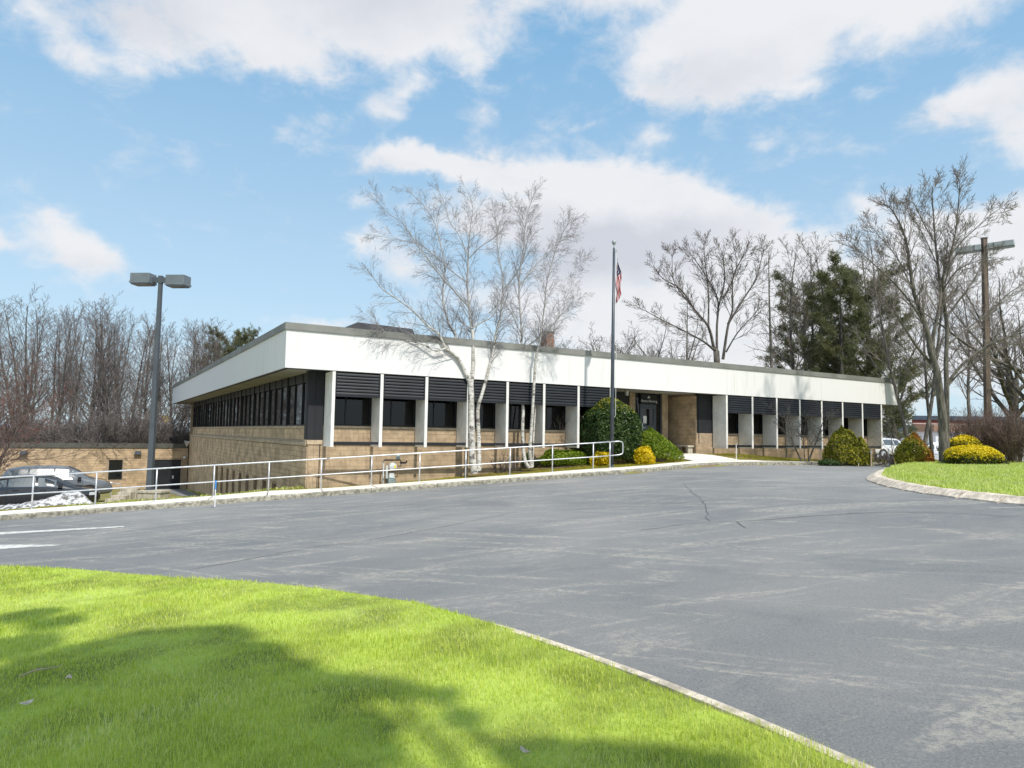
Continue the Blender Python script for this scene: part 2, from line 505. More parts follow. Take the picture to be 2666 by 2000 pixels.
M_GRASSI = leafmat('grass_blade_pale', [(0.30, 0.40, 0.05), (0.50, 0.60, 0.12), (0.66, 0.72, 0.24), (0.82, 0.84, 0.52)], 0.4, 0.5, 1.2)
M_GRASSY = leafmat('grass_blade_dry', [(0.20, 0.23, 0.02), (0.38, 0.36, 0.035), (0.46, 0.42, 0.05), (0.50, 0.38, 0.12)], 0.35, 0.6, 1.5)
M_EVER = leafmat('evergreen_leaf', [(0.010, 0.028, 0.007), (0.026, 0.06, 0.013), (0.055, 0.10, 0.022), (0.12, 0.16, 0.035)], 0.2, 0.4, 2.5)
M_JUNI = leafmat('juniper_leaf', [(0.04, 0.09, 0.006), (0.12, 0.19, 0.01), (0.21, 0.29, 0.016), (0.31, 0.36, 0.03)], 0.25, 0.5, 3)
M_GOLD = leafmat('gold_leaf', [(0.40, 0.27, 0.006), (0.66, 0.49, 0.008), (0.84, 0.66, 0.014), (0.88, 0.74, 0.05)], 0.3, 0.5, 4)
M_YEWG = leafmat('yellow_yew_leaf', [(0.36, 0.31, 0.012), (0.66, 0.54, 0.014), (0.86, 0.70, 0.018), (0.80, 0.55, 0.05)], 0.3, 0.5, 3)
M_YEWD = leafmat('dark_yew_leaf', [(0.012, 0.022, 0.004), (0.035, 0.055, 0.008), (0.07, 0.085, 0.012), (0.14, 0.13, 0.016)], 0.2, 0.5, 3)
M_OLIVE = leafmat('olive_leaf', [(0.035, 0.055, 0.007), (0.15, 0.165, 0.014), (0.34, 0.32, 0.025), (0.52, 0.45, 0.04)], 0.25, 0.5, 3)
M_RUST = leafmat('rust_leaf', [(0.12, 0.07, 0.01), (0.30, 0.11, 0.02), (0.42, 0.16, 0.03), (0.38, 0.26, 0.04)], 0.25, 0.5, 2)
M_NEED = leafmat('pine_needle', [(0.075, 0.095, 0.045), (0.13, 0.15, 0.07), (0.18, 0.185, 0.085), (0.22, 0.18, 0.09)], 0.4, 0.6, 0.35)
M_LEAF = leafmat('maple_leaf', [(0.05, 0.10, 0.015), (0.09, 0.16, 0.02)], 0.15, 0.5, 0.5)
M_GLASS = glassmat('tinted_glass', (0.20, 0.21, 0.22), 1.0)
M_RIBG = mat('dark_mirror_glass', (0.010, 0.012, 0.014), 0.03, 0.02, 1, spec=0.5)
M_ROOM = mat('dim_room', (0.012, 0.012, 0.014), 0.9, 0.1, 1)  # near-black wall colour stands in for the gloom of unlit rooms
M_CURT = mat('curtain', (0.55, 0.56, 0.56), 0.9, 0.1, 2)
M_ROOF = mat('roof_felt', (0.05, 0.05, 0.055), 0.9, 0.1, 1)
M_RUSTB = mat('rust_brick', (0.30, 0.16, 0.10), 0.9, 0.2, 6, 0.3, 40)
M_METERG = mat('meter_green_grey', (0.26, 0.33, 0.33), 0.5, 0.1, 6)
M_METERL = mat('meter_light', (0.55, 0.58, 0.58), 0.5, 0.1, 6)
M_YEL = mat('yellow_tag', (0.75, 0.58, 0.03), 0.6, 0.05)
M_BLUE = mat('blue_tape', (0.06, 0.28, 0.70), 0.6, 0.05)
M_WPAINT = mat('white_plain', (0.78, 0.78, 0.78), 0.5, 0.04, 3)
M_BLACKP = mat('black_car_paint', (0.012, 0.014, 0.018), 0.16, 0.05, 1, spec=0.6, coat=1.0)
M_GREYP = mat('graphite_car_paint', (0.13, 0.145, 0.165), 0.18, 0.05, 1, spec=0.6, coat=1.0)
M_WHITEP = mat('white_car_paint', (0.72, 0.73, 0.75), 0.2, 0.03, 1, coat=0.8)
M_CARG = mat('car_glass', (0.10, 0.125, 0.14), 0.16, 0.02, 1, spec=1.0)
M_TYRE = mat('tyre_rubber', (0.02, 0.02, 0.02), 0.85, 0.1, 4)
M_RIM = mat('alloy_rim', (0.6, 0.61, 0.63), 0.3, 0.05, 4, metal=0.6)
M_HEADL = mat('headlight', (0.6, 0.63, 0.66), 0.1, 0.05, 4)
M_TEAL = mat('teal_glass', (0.10, 0.26, 0.29), 0.1, 0.25, 0.4, spec=0.8)
M_REDB = mat('red_brick', (0.27, 0.09, 0.065), 0.9, 0.1, 2)
M_TANB = mat('tan_brick', (0.36, 0.22, 0.15), 0.9, 0.1, 2)
M_NAVY = mat('navy_fascia', (0.05, 0.075, 0.11), 0.6, 0.1, 1)
M_FARW = mat('far_white_wall', (0.72, 0.72, 0.74), 0.8, 0.06, 0.4)
M_SIGNR = mat('sign_red', (0.55, 0.02, 0.05), 0.5, 0.04)
M_SHED = mat('shed_green', (0.33, 0.43, 0.38), 0.7, 0.08, 1)
M_LOT = mat('pale_lot', (0.42, 0.42, 0.42), 0.9, 0.08, 0.3)
M_LETTER = mat('letter_white', (0.62, 0.68, 0.70), 0.5, 0.02)


# ------------------------------------------------------------------ mesh helpers
def mesh_np(name, V, quads=None, tris=None, smooth=False, uv=None):
    me = bpy.data.meshes.new(name)
    V = np.asarray(V, np.float32).reshape(-1, 3)
    q = np.zeros((0, 4), np.int32) if quads is None or len(quads) == 0 else np.asarray(quads, np.int32).reshape(-1, 4)
    t = np.zeros((0, 3), np.int32) if tris is None or len(tris) == 0 else np.asarray(tris, np.int32).reshape(-1, 3)
    me.vertices.add(len(V))
    me.vertices.foreach_set('co', V.ravel())
    nl = q.size + t.size
    me.loops.add(nl)
    me.loops.foreach_set('vertex_index', np.concatenate([q.ravel(), t.ravel()]))
    me.polygons.add(len(q) + len(t))
    st = np.concatenate([np.arange(len(q)) * 4, q.size + np.arange(len(t)) * 3]).astype(np.int32)
    me.polygons.foreach_set('loop_start', st)
    if smooth:
        me.polygons.foreach_set('use_smooth', np.ones(len(q) + len(t), bool))
    me.update(calc_edges=True)
    me.validate()
    return me


class MB:
    def __init__(self):
        self.v = []
        self.f = []

    def add(self, vs, fs):
        b = len(self.v)
        self.v += [tuple(v) for v in vs]
        self.f += [tuple(i + b for i in f) for f in fs]
        return self

    def box(self, x0, x1, y0, y1, z0, z1):
        return self.add([(x0, y0, z0), (x1, y0, z0), (x1, y1, z0), (x0, y1, z0), (x0, y0, z1), (x1, y0, z1), (x1, y1, z1), (x0, y1, z1)],
                        [(0, 3, 2, 1), (4, 5, 6, 7), (0, 1, 5, 4), (1, 2, 6, 5), (2, 3, 7, 6), (3, 0, 4, 7)])

    def bbox(self, x0, x1, y0, y1, z0, z1, c=0.01):
        """box with chamfered top edges and uprights"""
        return self.prism([(x0 + c, y0), (x1 - c, y0), (x1, y0 + c), (x1, y1 - c), (x1 - c, y1), (x0 + c, y1), (x0, y1 - c), (x0, y0 + c)], z0, z1)

    def prism(self, poly, z0, z1, top=1.0):
        n = len(poly)
        cx = sum(p[0] for p in poly) / n
        cy = sum(p[1] for p in poly) / n
        vs = [(p[0], p[1], z0) for p in poly] + [(cx + (p[0] - cx) * top, cy + (p[1] - cy) * top, z1) for p in poly]
        fs = [tuple(range(n - 1, -1, -1)), tuple(range(n, 2 * n))] + [(i, (i + 1) % n, (i + 1) % n + n, i + n) for i in range(n)]
        return self.add(vs, fs)

    def tube(self, pts, r, k=8, caps=True):
        pts = [Vector(p) for p in pts]
        n = len(pts)
        rr = r if isinstance(r, (list, tuple)) else [r] * n
        vs = []
        ref = None
        for i, p in enumerate(pts):
            d = (pts[min(i + 1, n - 1)] - pts[max(i - 1, 0)]).normalized()
            if ref is None or abs(d.dot(ref)) > 0.95:
                ref = Vector((0, 0, 1)) if abs(d.z) < 0.9 else Vector((1, 0, 0))
            a = d.cross(ref).normalized()
            b = a.cross(d)
            vs += [p + (a * math.cos(2 * math.pi * j / k) + b * math.sin(2 * math.pi * j / k)) * rr[i] for j in range(k)]
        fs = [(i * k + j, i * k + (j + 1) % k, (i + 1) * k + (j + 1) % k, (i + 1) * k + j) for i in range(n - 1) for j in range(k)]
        if caps:
            fs += [tuple(range(k - 1, -1, -1)), tuple(range((n - 1) * k, n * k))]
        return self.add(vs, fs)

    def lathe(self, prof, k=16, c=(0, 0, 0)):
        """prof: (radius, z)"""
        n = len(prof)
        vs = [(c[0] + r * math.cos(2 * math.pi * j / k), c[1] + r * math.sin(2 * math.pi * j / k), c[2] + z) for r, z in prof for j in range(k)]
        fs = [(i * k + j, i * k + (j + 1) % k, (i + 1) * k + (j + 1) % k, (i + 1) * k + j) for i in range(n - 1) for j in range(k)]
        fs += [tuple(range(k - 1, -1, -1)), tuple(range((n - 1) * k, n * k))]
        return self.add(vs, fs)

    def mesh(self, name, smooth=False):
        me = bpy.data.meshes.new(name)
        me.from_pydata(self.v, [], self.f)
        if smooth:
            for p in me.polygons:
                p.use_smooth = True
        me.update()
        return me

    def obj(self, name, m, parent=None, smooth=False):
        return link(name, self.mesh(name, smooth), m, parent)


def link(name, me, m, parent=None):
    o = bpy.data.objects.new(name, me)
    COL.objects.link(o)
    if m is not None and len(me.materials) == 0:
        me.materials.append(m)
    if parent is not None:
        o.parent = parent
    return o


def tag(o, label=None, cat=None, group=None, kind=None):
    if label:
        o['label'] = label
    if cat:
        o['category'] = cat
    if group:
        o['group'] = group
    if kind:
        o['kind'] = kind
    return o


def thing(name, label, cat, loc=(0, 0, 0), rz=0.0, group=None, kind=None):
    o = bpy.data.objects.new(name, None)
    o.empty_display_size = 0.2
    COL.objects.link(o)
    o.location = loc
    o.rotation_euler = (0, 0, rz)
    return tag(o, label, cat, group, kind)


def dup(root, loc, rz=0.0, scale=None, label=None, group=None):
    r = root.copy()
    COL.objects.link(r)
    r.location = loc
    r.rotation_euler = (0, 0, rz)
    if scale is not None:
        r.scale = scale if isinstance(scale, (tuple, list)) else (scale,) * 3
    if label:
        r['label'] = label
    if group:
        r['group'] = group
    elif 'group' in r:
        del r['group']
    for ch in list(root.children):
        c = ch.copy()
        COL.objects.link(c)
        c.parent = r
        for gch in list(ch.children):
            d = gch.copy()
            COL.objects.link(d)
            d.parent = c
    return r


def pip(px, py, poly):
    poly = np.asarray(poly, float)
    x0, y0 = poly[:, 0], poly[:, 1]
    x1, y1 = np.roll(x0, -1), np.roll(y0, -1)
    ins = np.zeros(len(px), bool)
    for a, b, c, d in zip(x0, y0, x1, y1):
        if b == d:
            continue
        cond = ((b > py) != (d > py)) & (px < (c - a) * (py - b) / (d - b) + a)
        ins ^= cond
    return ins


def sheet(name, poly, zf, step, m, parent=None, jitter=0.0):
    poly = [(float(p[0]), float(p[1])) for p in poly]
    # densify the outline
    dense = []
    for i, p in enumerate(poly):
        q = poly[(i + 1) % len(poly)]
        n = max(1, int(math.hypot(q[0] - p[0], q[1] - p[1]) / (step * 1.0)))
        dense += [(p[0] + (q[0] - p[0]) * k / n, p[1] + (q[1] - p[1]) * k / n) for k in range(n)]
    xs = [p[0] for p in dense]
    ys = [p[1] for p in dense]
    gx, gy = np.meshgrid(np.arange(min(xs) + step / 2, max(xs), step), np.arange(min(ys) + step / 2, max(ys), step))
    gx = gx.ravel()
    gy = gy.ravel()
    k = pip(gx, gy, dense)
    gx, gy = gx[k], gy[k]
    vs = [Vector(p) for p in dense] + [Vector((float(a), float(b))) for a, b in zip(gx, gy)]
    ed = [(i, (i + 1) % len(dense)) for i in range(len(dense))]
    r = geometry.delaunay_2d_cdt(vs, ed, [], 1, 1e-5)
    V = np.array([(p.x, p.y) for p in r[0]])
    z = zf(V[:, 0], V[:, 1])
    F = []
    for f in r[2]:
        a, b, c = f[:3]
        ar = (V[b, 0] - V[a, 0]) * (V[c, 1] - V[a, 1]) - (V[c, 0] - V[a, 0]) * (V[b, 1] - V[a, 1])
        F.append(tuple(f) if ar > 0 else tuple(reversed(f)))
    me = bpy.data.meshes.new(name)
    me.from_pydata([(a[0], a[1], float(b)) for a, b in zip(V, z)], [], F)
    for p in me.polygons:
        p.use_smooth = True
    me.update()
    return link(name, me, m, parent)


def blades(name, poly, zf, dens, hgt, wid, m, maxd=60, lean=0.5):
    """grass blades over an area; dens(d) per square metre, hgt(d), wid(d)"""
    poly = np.array([(p[0], p[1]) for p in poly], float)
    x0, y0 = poly.min(0)
    x1, y1 = poly.max(0)
    out = []
    cs = 1.0
    for cx in np.arange(x0, x1, cs):
        for cy in np.arange(y0, y1, cs):
            mx, my = cx + cs / 2, cy + cs / 2
            d = math.hypot(mx, my)
            if my < 0.5 and d > 2.0:
                continue
            if d > maxd or abs(math.atan2(mx, max(my, .01))) > rad(44):
                continue
            n = RG.poisson(dens(d) * cs * cs)
            if n:
                out.append(np.stack([cx + RG.random(n) * cs, cy + RG.random(n) * cs], 1))
    P = np.concatenate(out)
    P = P[pip(P[:, 0], P[:, 1], poly)]
    n = len(P)
    d = np.hypot(P[:, 0], P[:, 1])
    h = hgt(d) * (0.55 + 0.8 * RG.random(n))
    w = wid(d) * (0.7 + 0.6 * RG.random(n))
    # patchy growth
    patch = 0.8 + 0.25 * np.sin(P[:, 0] * 1.7 + 1.3 * np.sin(P[:, 1] * 1.1)) * np.sin(P[:, 1] * 2.1 + P[:, 0] * 0.6)
    h = h * patch
    a = RG.random(n) * 2 * np.pi
    l = np.minimum(np.abs(RG.normal(0, lean, n)), 1.3)
    dirx, diry = np.cos(a), np.sin(a)
    z = zf(P[:, 0], P[:, 1]) - 0.006
    b = RG.random(n) * 2 * np.pi
    wx, wy = np.cos(b) * w / 2, np.sin(b) * w / 2
    base = np.stack([P[:, 0], P[:, 1], z], 1)
    side = np.stack([wx, wy, np.zeros(n)], 1)
    midp = base + np.stack([dirx * h * 0.25 * l, diry * h * 0.25 * l, h * 0.6], 1)
    tip = base + np.stack([dirx * h * 0.9 * l, diry * h * 0.9 * l, h * (1 - 0.3 * l)], 1)
    V = np.stack([base - side, base + side, midp + side * 0.8, midp - side * 0.8, tip], 1).reshape(-1, 3)
    i = np.arange(n) * 5
    q = np.stack([i, i + 1, i + 2, i + 3], 1)
    t = np.stack([i + 3, i + 2, i + 4], 1)
    o = link(name, mesh_np(name, V, q, t), m)
    return tag(o, kind='stuff')


# ------------------------------------------------------------------ plants
class Tree:
    def __init__(self, seed):
        self.r = random.Random(seed)
        self.groups = {}

    def put(self, part, pts, rr, k):
        self.groups.setdefault((part, len(pts), k), []).append((pts, rr))

    def rdir(self):
        while True:
            v = Vector((self.r.uniform(-1, 1), self.r.uniform(-1, 1), self.r.uniform(-1, 1)))
            if 0.05 < v.length < 1:
                return v.normalized()

    def grow(self, p, d, L, r, lvl, P):
        n = P['seg'][lvl]
        pts = [Vector(p)]
        d = Vector(d).normalized()
        dirs = [d.copy()]
        for i in range(n):
            d = (d + self.rdir() * P['wob'][lvl] + Vector((0, 0, P['up'][lvl]))).normalized()
            pts.append(pts[-1] + d * (L / n))
            dirs.append(d.copy())
        r1 = max(r * P['tap'][lvl], P['rmin'])
        rr = [r + (r1 - r) * i / n for i in range(n + 1)]
        if lvl == 0 and P.get('flare'):
            rr[0] *= P['flare']
        self.put('trunk' if lvl <= P['trunk'] else 'crown', pts, rr, P['k'][lvl])
        self.kids(pts, dirs, rr, L, lvl, P)
        return pts

    def kids(self, pts, dirs, rr, L, lvl, P, nb=None):
        if lvl >= P['max']:
            return
        n = len(pts) - 1
        nb = P['nb'][lvl] if nb is None else nb
        ph = self.r.uniform(0, 6.28)
        for j in range(nb):
            t = P['start'][lvl] + (1 - P['start'][lvl]) * ((j + self.r.random()) / nb)
            x = min(t * n, n - 1e-4)
            i = int(x)
            f = x - i
            q = pts[i].lerp(pts[i + 1], f)
            dd = dirs[min(i + 1, n)]
            lr = rr[i] + (rr[i + 1] - rr[i]) * f
            ang = rad(P['ang'][lvl] + self.r.uniform(-1, 1) * P['angv'][lvl])
            ph += 2.4 + self.r.uniform(-.5, .5)
            a = dd.orthogonal().normalized()
            b = dd.cross(a)
            e = (a * math.cos(ph) + b * math.sin(ph))
            nd = dd * math.cos(ang) + e * math.sin(ang)
            ll = L * P['lr'][lvl] * (1 - P['ltap'][lvl] * t) * self.r.uniform(0.65, 1.2)
            self.grow(q, nd, ll, max(min(lr * 0.8, lr * P['rr'][lvl]), P['rmin']), lvl + 1, P)

    def meshes(self, part):
        Vs, Qs = [], []
        base = 0
        for (pt, n, k), items in self.groups.items():
            if pt != part:
                continue
            A = np.array([[tuple(v) for v in it[0]] for it in items])
            R = np.array([it[1] for it in items])
            T = np.gradient(A, axis=1)
            T /= np.linalg.norm(T, axis=2, keepdims=True) + 1e-9
            T0 = T.mean(1)
            ref = np.where(np.abs(T0[:, 2:3]) < 0.8, np.array([[0., 0, 1]]), np.array([[1., 0, 0]]))[:, None, :]
            a = np.cross(T, np.broadcast_to(ref, T.shape))
            a /= np.linalg.norm(a, axis=2, keepdims=True) + 1e-9
            b = np.cross(a, T)
            th = np.arange(k) * 2 * np.pi / k
            V = A[:, :, None, :] + R[:, :, None, None] * (a[:, :, None, :] * np.cos(th)[None, None, :, None] + b[:, :, None, :] * np.sin(th)[None, None, :, None])
            m = len(items)
            idx = base + np.arange(m * n * k).reshape(m, n, k)
            nx = np.roll(idx, -1, axis=2)
            q = np.stack([idx[:, :-1], nx[:, :-1], nx[:, 1:], idx[:, 1:]], -1).reshape(-1, 4)
            Vs.append(V.reshape(-1, 3))
            Qs.append(q)
            base += m * n * k
        return np.concatenate(Vs), np.concatenate(Qs)

    def build(self, root, mt, mc, tn='trunk', cn='crown'):
        for part, nm, m in (('trunk', tn, mt), ('crown', cn, mc)):
            if any(k[0] == part for k in self.groups):
                V, Q = self.meshes(part)
                link(nm, mesh_np(nm, V, Q, smooth=True), m, root)


FOREST = dict(max=3, trunk=0, seg=[9, 5, 4, 3], wob=[.06, .11, .14, .18], up=[.06, .12, .08, .05], tap=[.12, .25, .3, .4], rmin=.008, k=[7, 5, 3, 3],
              nb=[24, 7, 5, 0], start=[.3, .15, .15, 0], ang=[36, 34, 38, 0], angv=[12, 14, 16, 0], lr=[.36, .5, .5, 0], ltap=[.72, .45, .4, 0], rr=[.42, .5, .55, 0], flare=1.25)
SPREAD = dict(max=4, trunk=1, seg=[5, 9, 6, 4, 3], wob=[.05, .11, .13, .15, .18], up=[.05, .055, .06, .05, .04], tap=[.72, .12, .22, .3, .4], rmin=.009, k=[9, 6, 4, 3, 3],
              nb=[10, 11, 6, 4, 0], start=[.5, .12, .15, .15, 0], ang=[42, 40, 40, 38, 0], angv=[16, 14, 14, 14, 0], lr=[1.75, .44, .48, .5, 0], ltap=[.25, .62, .45, .4, 0], rr=[.55, .42, .5, .55, 0], flare=1.3)


def leafcards(n, surf, size, asp=1.0, seed=1, bend=0.25, droop=0.0):
    """n leaf faces; surf(rng, n) -> positions, outward normals"""
    g = np.random.default_rng(seed)
    P, N = surf(g, n)
    R = g.normal(size=(n, 3))
    N = N * 1.0 + R * 0.75
    N /= np.linalg.norm(N, axis=1, keepdims=True)
    T = np.cross(N, g.normal(size=(n, 3)))
    T /= np.linalg.norm(T, axis=1, keepdims=True)
    B = np.cross(N, T)
    s = size * (0.6 + 0.8 * g.random(n))[:, None]
    V = np.stack([P - T * s * .5, P - B * s * .32 * asp + N * s * bend * .3, P + T * s * .6, P + B * s * .32 * asp + N * s * bend * .3], 1)
    i = np.arange(n) * 4
    return V.reshape(-1, 3), np.stack([i, i + 1, i + 2, i + 3], 1)


def blob_surface(rx, ry, rz, lump=0.12, shell=0.25, seed=0, zmin=0.0, power=1.0, skew=0.0):
    """rounded clipped shrub standing on z = 0"""
    g0 = np.random.default_rng(seed)
    K = g0.normal(size=(7, 3)) * 3.2
    ph = g0.random(7) * 6.28

    def f(g, n):
        d = g.normal(size=(n, 3))
        d /= np.linalg.norm(d, axis=1, keepdims=True)
        d[:, 2] = np.where(d[:, 2] < -0.55, -d[:, 2], d[:, 2])
        rr = 1 + lump * np.sin(d @ K.T + ph).mean(1) * 2.2
        rr = rr * (1 - shell * g.random(n) ** 1.6)
        z = d[:, 2] * rr
        xy = rr[:, None] * d[:, :2]
        zz = (z + 0.62) / 1.62
        if power != 1.0:
            xy = xy * (np.clip(1.04 - zz, 0.0, 1) ** power)[:, None] * 1.25
        P = np.stack([xy[:, 0] * rx, xy[:, 1] * ry, np.maximum(zz, 0.02) * rz], 1)
        P[:, 0] += skew * (zz - .5) * rx
        P[:, 2] *= 1 - 0.0
        return P, d
    return f


def shrub(name, label, cat, loc, rx, ry, rz, n, size, m, seed, group=None, m2=None, zsplit=None, xsplit=None, shaped=None, **kw):
    root = thing(name, label, cat, loc, rnd.uniform(0, .3), group)
    f = shaped or blob_surface(rx, ry, rz, seed=seed, **kw)
    if m2 is None:
        V, Q = leafcards(n, f, size, seed=seed)
        link('crown', mesh_np('crown', V, Q), m, root)
    else:
        V, Q = leafcards(n, f, size, seed=seed)
        c = V.reshape(-1, 4, 3).mean(1)
        g = np.random.default_rng(seed + 9)
        if zsplit is not None:
            s = c[:, 2] / rz + g.normal(size=n) * 0.09 > zsplit
        else:
            s = c[:, 0] / rx + 0.25 * np.sin(c[:, 2] * 5) + g.normal(size=n) * 0.3 > xsplit
        V4 = V.reshape(-1, 4, 3)
        for nm, kk, mm in (('crown', ~s, m), ('second_leaves', s, m2)):  # leaves past the split take the second colour
            vv = V4[kk].reshape(-1, 3)
            link(nm, mesh_np(nm, vv, np.arange(len(vv)).reshape(-1, 4)), mm, root)
    T = Tree(seed)
    for j in range(7):
        a = j * 0.9
        T.grow((0.05 * math.cos(a), 0.05 * math.sin(a), -0.08), (0.6 * math.cos(a), 0.6 * math.sin(a), 1), rz * 0.75, 0.03, 0,
               dict(max=1, trunk=3, seg=[4, 3], wob=[.15, .2], up=[.05, .05], tap=[.3, .4], rmin=.006, k=[4, 3], nb=[5, 0], start=[.3, 0], ang=[45, 0], angv=[10, 0], lr=[.45, 0], ltap=[.3, 0], rr=[.5, 0]))
    T.build(root, M_BARK, M_BARK, tn='stem')
    return root


def twigbush(name, label, cat, loc, height, spread, nst, mt, mc, seed, group=None, nb=(7, 5, 0), thick=.014, up=.06):
    root = thing(name, label, cat, loc, 0, group)
    T = Tree(seed)
    P = dict(max=2, trunk=0, seg=[5, 4, 3], wob=[.14, .2, .28], up=[up, .08, .05], tap=[.3, .35, .5], rmin=.005, k=[4, 3, 3], nb=list(nb), start=[.25, .15, 0], ang=[32, 36, 0],
             angv=[12, 14, 0], lr=[.42, .5, 0], ltap=[.35, .3, 0], rr=[.6, .6, 0])
    for j in range(nst):
        a = T.r.uniform(0, 6.28)
        q = math.sqrt(T.r.random())
        T.grow((0.28 * spread * q * math.cos(a), 0.28 * spread * q * math.sin(a), -0.08), (spread / height * q * math.cos(a), spread / height * q * math.sin(a), 1), height * T.r.uniform(.7, 1.02), thick * T.r.uniform(.7, 1.4), 0, P)
    T.build(root, mt, mc, tn='stem', cn='twigs')
    return root


# ================================================================== SETTING
def rail_pt(i, off=0.0):
    p = P0 + DR * i - NR * off
    return (p.x, p.y)


NK = 1.85
front = [rail_pt(i, NK) for i in (-26, -14, -7, -4, -2, 0, 2, 4, 6, 8, 10, 11)]
for u_, v_ in zip(KU[1:], KV[1:]):
    p = O0 + U1 * u_ + V1 * v_
    front.append((p.x, p.y))
back = [rail_pt(i, -0.12) for i in (-26, -14, -7, -4, -2, 0, 2, 4, 6, 8, 10, 11)]
for u_, v_ in ((13.4, -2.3), (14.7, -2.25), (16.5, -1.6), (18.4, -1.15), (20.6, -1.0), (22.5, -1.15), (24.8, -1.8), (27.3, -2.95), (29.4, -4.35)):
    p = O0 + U1 * u_ + V1 * v_
    back.append((p.x, p.y))


def walkz(x, y):
    return np.maximum(HH(x, y) + 0.15, np.minimum(GG(x, y) + 0.03, HH(x, y) + 0.5))


def resample(pl, step):
    pl = [Vector((p[0], p[1], 0)) for p in pl]
    L = [0]
    for a, b in zip(pl, pl[1:]):
        L.append(L[-1] + (b - a).length)
    n = max(1, int(round(L[-1] / step)))
    out = []
    for k in range(n + 1):
        t = L[-1] * k / n
        i = max(j for j in range(len(L)) if L[j] <= t + 1e-9)
        i = min(i, len(pl) - 2)
        f = (t - L[i]) / max(L[i + 1] - L[i], 1e-9)
        out.append(pl[i].lerp(pl[i + 1], f))
    return out


# ground sheet to the horizon
xs = np.unique(np.concatenate([np.linspace(-900, -60, 24), np.arange(-60, 60, 0.8), np.linspace(60, 900, 24)]))
ys = np.unique(np.concatenate([np.linspace(-400, -12, 14), np.arange(-12, 70, 0.8), np.linspace(70, 140, 30), np.linspace(140, 1500, 20)]))
X, Y = np.meshgrid(xs, ys)
xc = np.clip(X, -90, 90)
yc = np.clip(Y, -30, 130)
Z = GG(xc.ravel(), yc.ravel()).reshape(X.shape)
road_poly = front + [(60, -30), (-90, -30)]
ins = pip(X.ravel(), Y.ravel(), road_poly).reshape(X.shape)
Z = np.where(ins, Z - 0.14, Z)
Zm = Z.copy()
ny, nx = X.shape
idx = np.arange(ny * nx).reshape(ny, nx)
Q = np.stack([idx[:-1, :-1], idx[:-1, 1:], idx[1:, 1:], idx[1:, :-1]], -1).reshape(-1, 4)
go = link('ground', mesh_np('ground', np.stack([X, Y, Z], -1).reshape(-1, 3), Q, smooth=True), M_GROUND)
tag(go, kind='structure')

road = tag(sheet('driveway', road_poly, HH, 1.4, M_ASPH), kind='structure')

kerb = thing('kerb', None, None, kind='structure')


def kerb_line(pl, length, m, gap=0.014, top=0.15, w=0.15, lean=0.0, zf=HH, parent=kerb):
    pts = resample(pl, length)
    for a, b in zip(pts, pts[1:]):
        d = (b - a)
        L = d.length
        d.normalize()
        nn = Vector((-d.y, d.x, 0))
        mb = MB()
        n = 4
        j = [rnd.uniform(-.008, .008) for _ in range(8)]
        vs = []
        for k in range(n + 1):
            q = a + d * (gap / 2 + (L - gap) * k / n)
            z = float(zf(np.float64(q.x), np.float64(q.y)))
            e = -0.01 if k in (0, n) else 0.0
            wv = rnd.uniform(-.006, .006)
            for (o, h) in ((0.0, -0.12), (0.004 + wv, top - 0.03 + e if lean < .1 else 0.035 + e), (0.03 + lean + wv, top + e + wv * .5), (w + lean, top + e), (w + lean, -0.12)):
                vs.append(q + nn * o + Vector((0, 0, z + h)))
        fs = []
        for k in range(n):
            for i in range(4):
                fs.append((k * 5 + i, k * 5 + i + 1, (k + 1) * 5 + i + 1, (k + 1) * 5 + i)[::-1])
        fs += [(0, 1, 2, 3, 4)[::-1], tuple(n * 5 + i for i in range(5))]
        mb.add(vs, fs)
        mb.obj('kerb_stone', m, parent)


i11 = 11
kerb_line(front[:12], 2.25, M_GRAN)
kerb_line(front[11:22], 1.25, M_GRAN)

# sidewalk slabs
walk = thing('sidewalk', None, None, kind='structure')


def slabs(fa, ba, m=M_CONC, th=0.12, gap=0.02):
    for i in range(len(fa) - 1):
        mb = MB()
        a, b, c, d = fa[i], fa[i + 1], ba[i + 1], ba[i]
        a2, b2 = a.lerp(b, gap / 1.8), b.lerp(a, gap / 1.8)
        d2, c2 = d.lerp(c, gap / 1.8), c.lerp(d, gap / 1.8)
        vs = []
        for p in (a2, b2, c2, d2):
            z = float(walkz(np.float64(p.x), np.float64(p.y)))
            vs.append((p.x, p.y, z))
        vs = [(x, y, z - th) for x, y, z in vs] + vs
        mb.add(vs, [(0, 3, 2, 1), (4, 5, 6, 7), (0, 1, 5, 4), (1, 2, 6, 5), (2, 3, 7, 6), (3, 0, 4, 7)])
        mb.obj('paving_slab', m, walk)


def inset(pl, w):
    out = []
    for i, p in enumerate(pl):
        d = (pl[min(i + 1, len(pl) - 1)] - pl[max(i - 1, 0)]).normalized()
        out.append(p + Vector((-d.y, d.x, 0)) * w)
    return out


fs_ = [Vector((*rail_pt(i, NK - 0.155), 0)) for i in range(-14, 12)]
bs_ = [Vector((*rail_pt(i, -0.12), 0)) for i in range(-14, 12)]
slabs(fs_, bs_)
fa = inset([Vector((p[0], p[1], 0)) for p in front[11:21]], 0.155)
fa[0] = fs_[-1]
ba = [Vector((p[0], p[1], 0)) for p in back[11:]]
wp_ = [(p.x, p.y) for p in fa] + [(p.x, p.y) for p in ba[::-1]]
sheet('paving', wp_, walkz, 0.5, M_CONC, walk)


# path to the door
def BL(u, v, z=0.0):
    p = O0 + U1 * u + V1 * v
    return Vector((p.x, p.y, z))


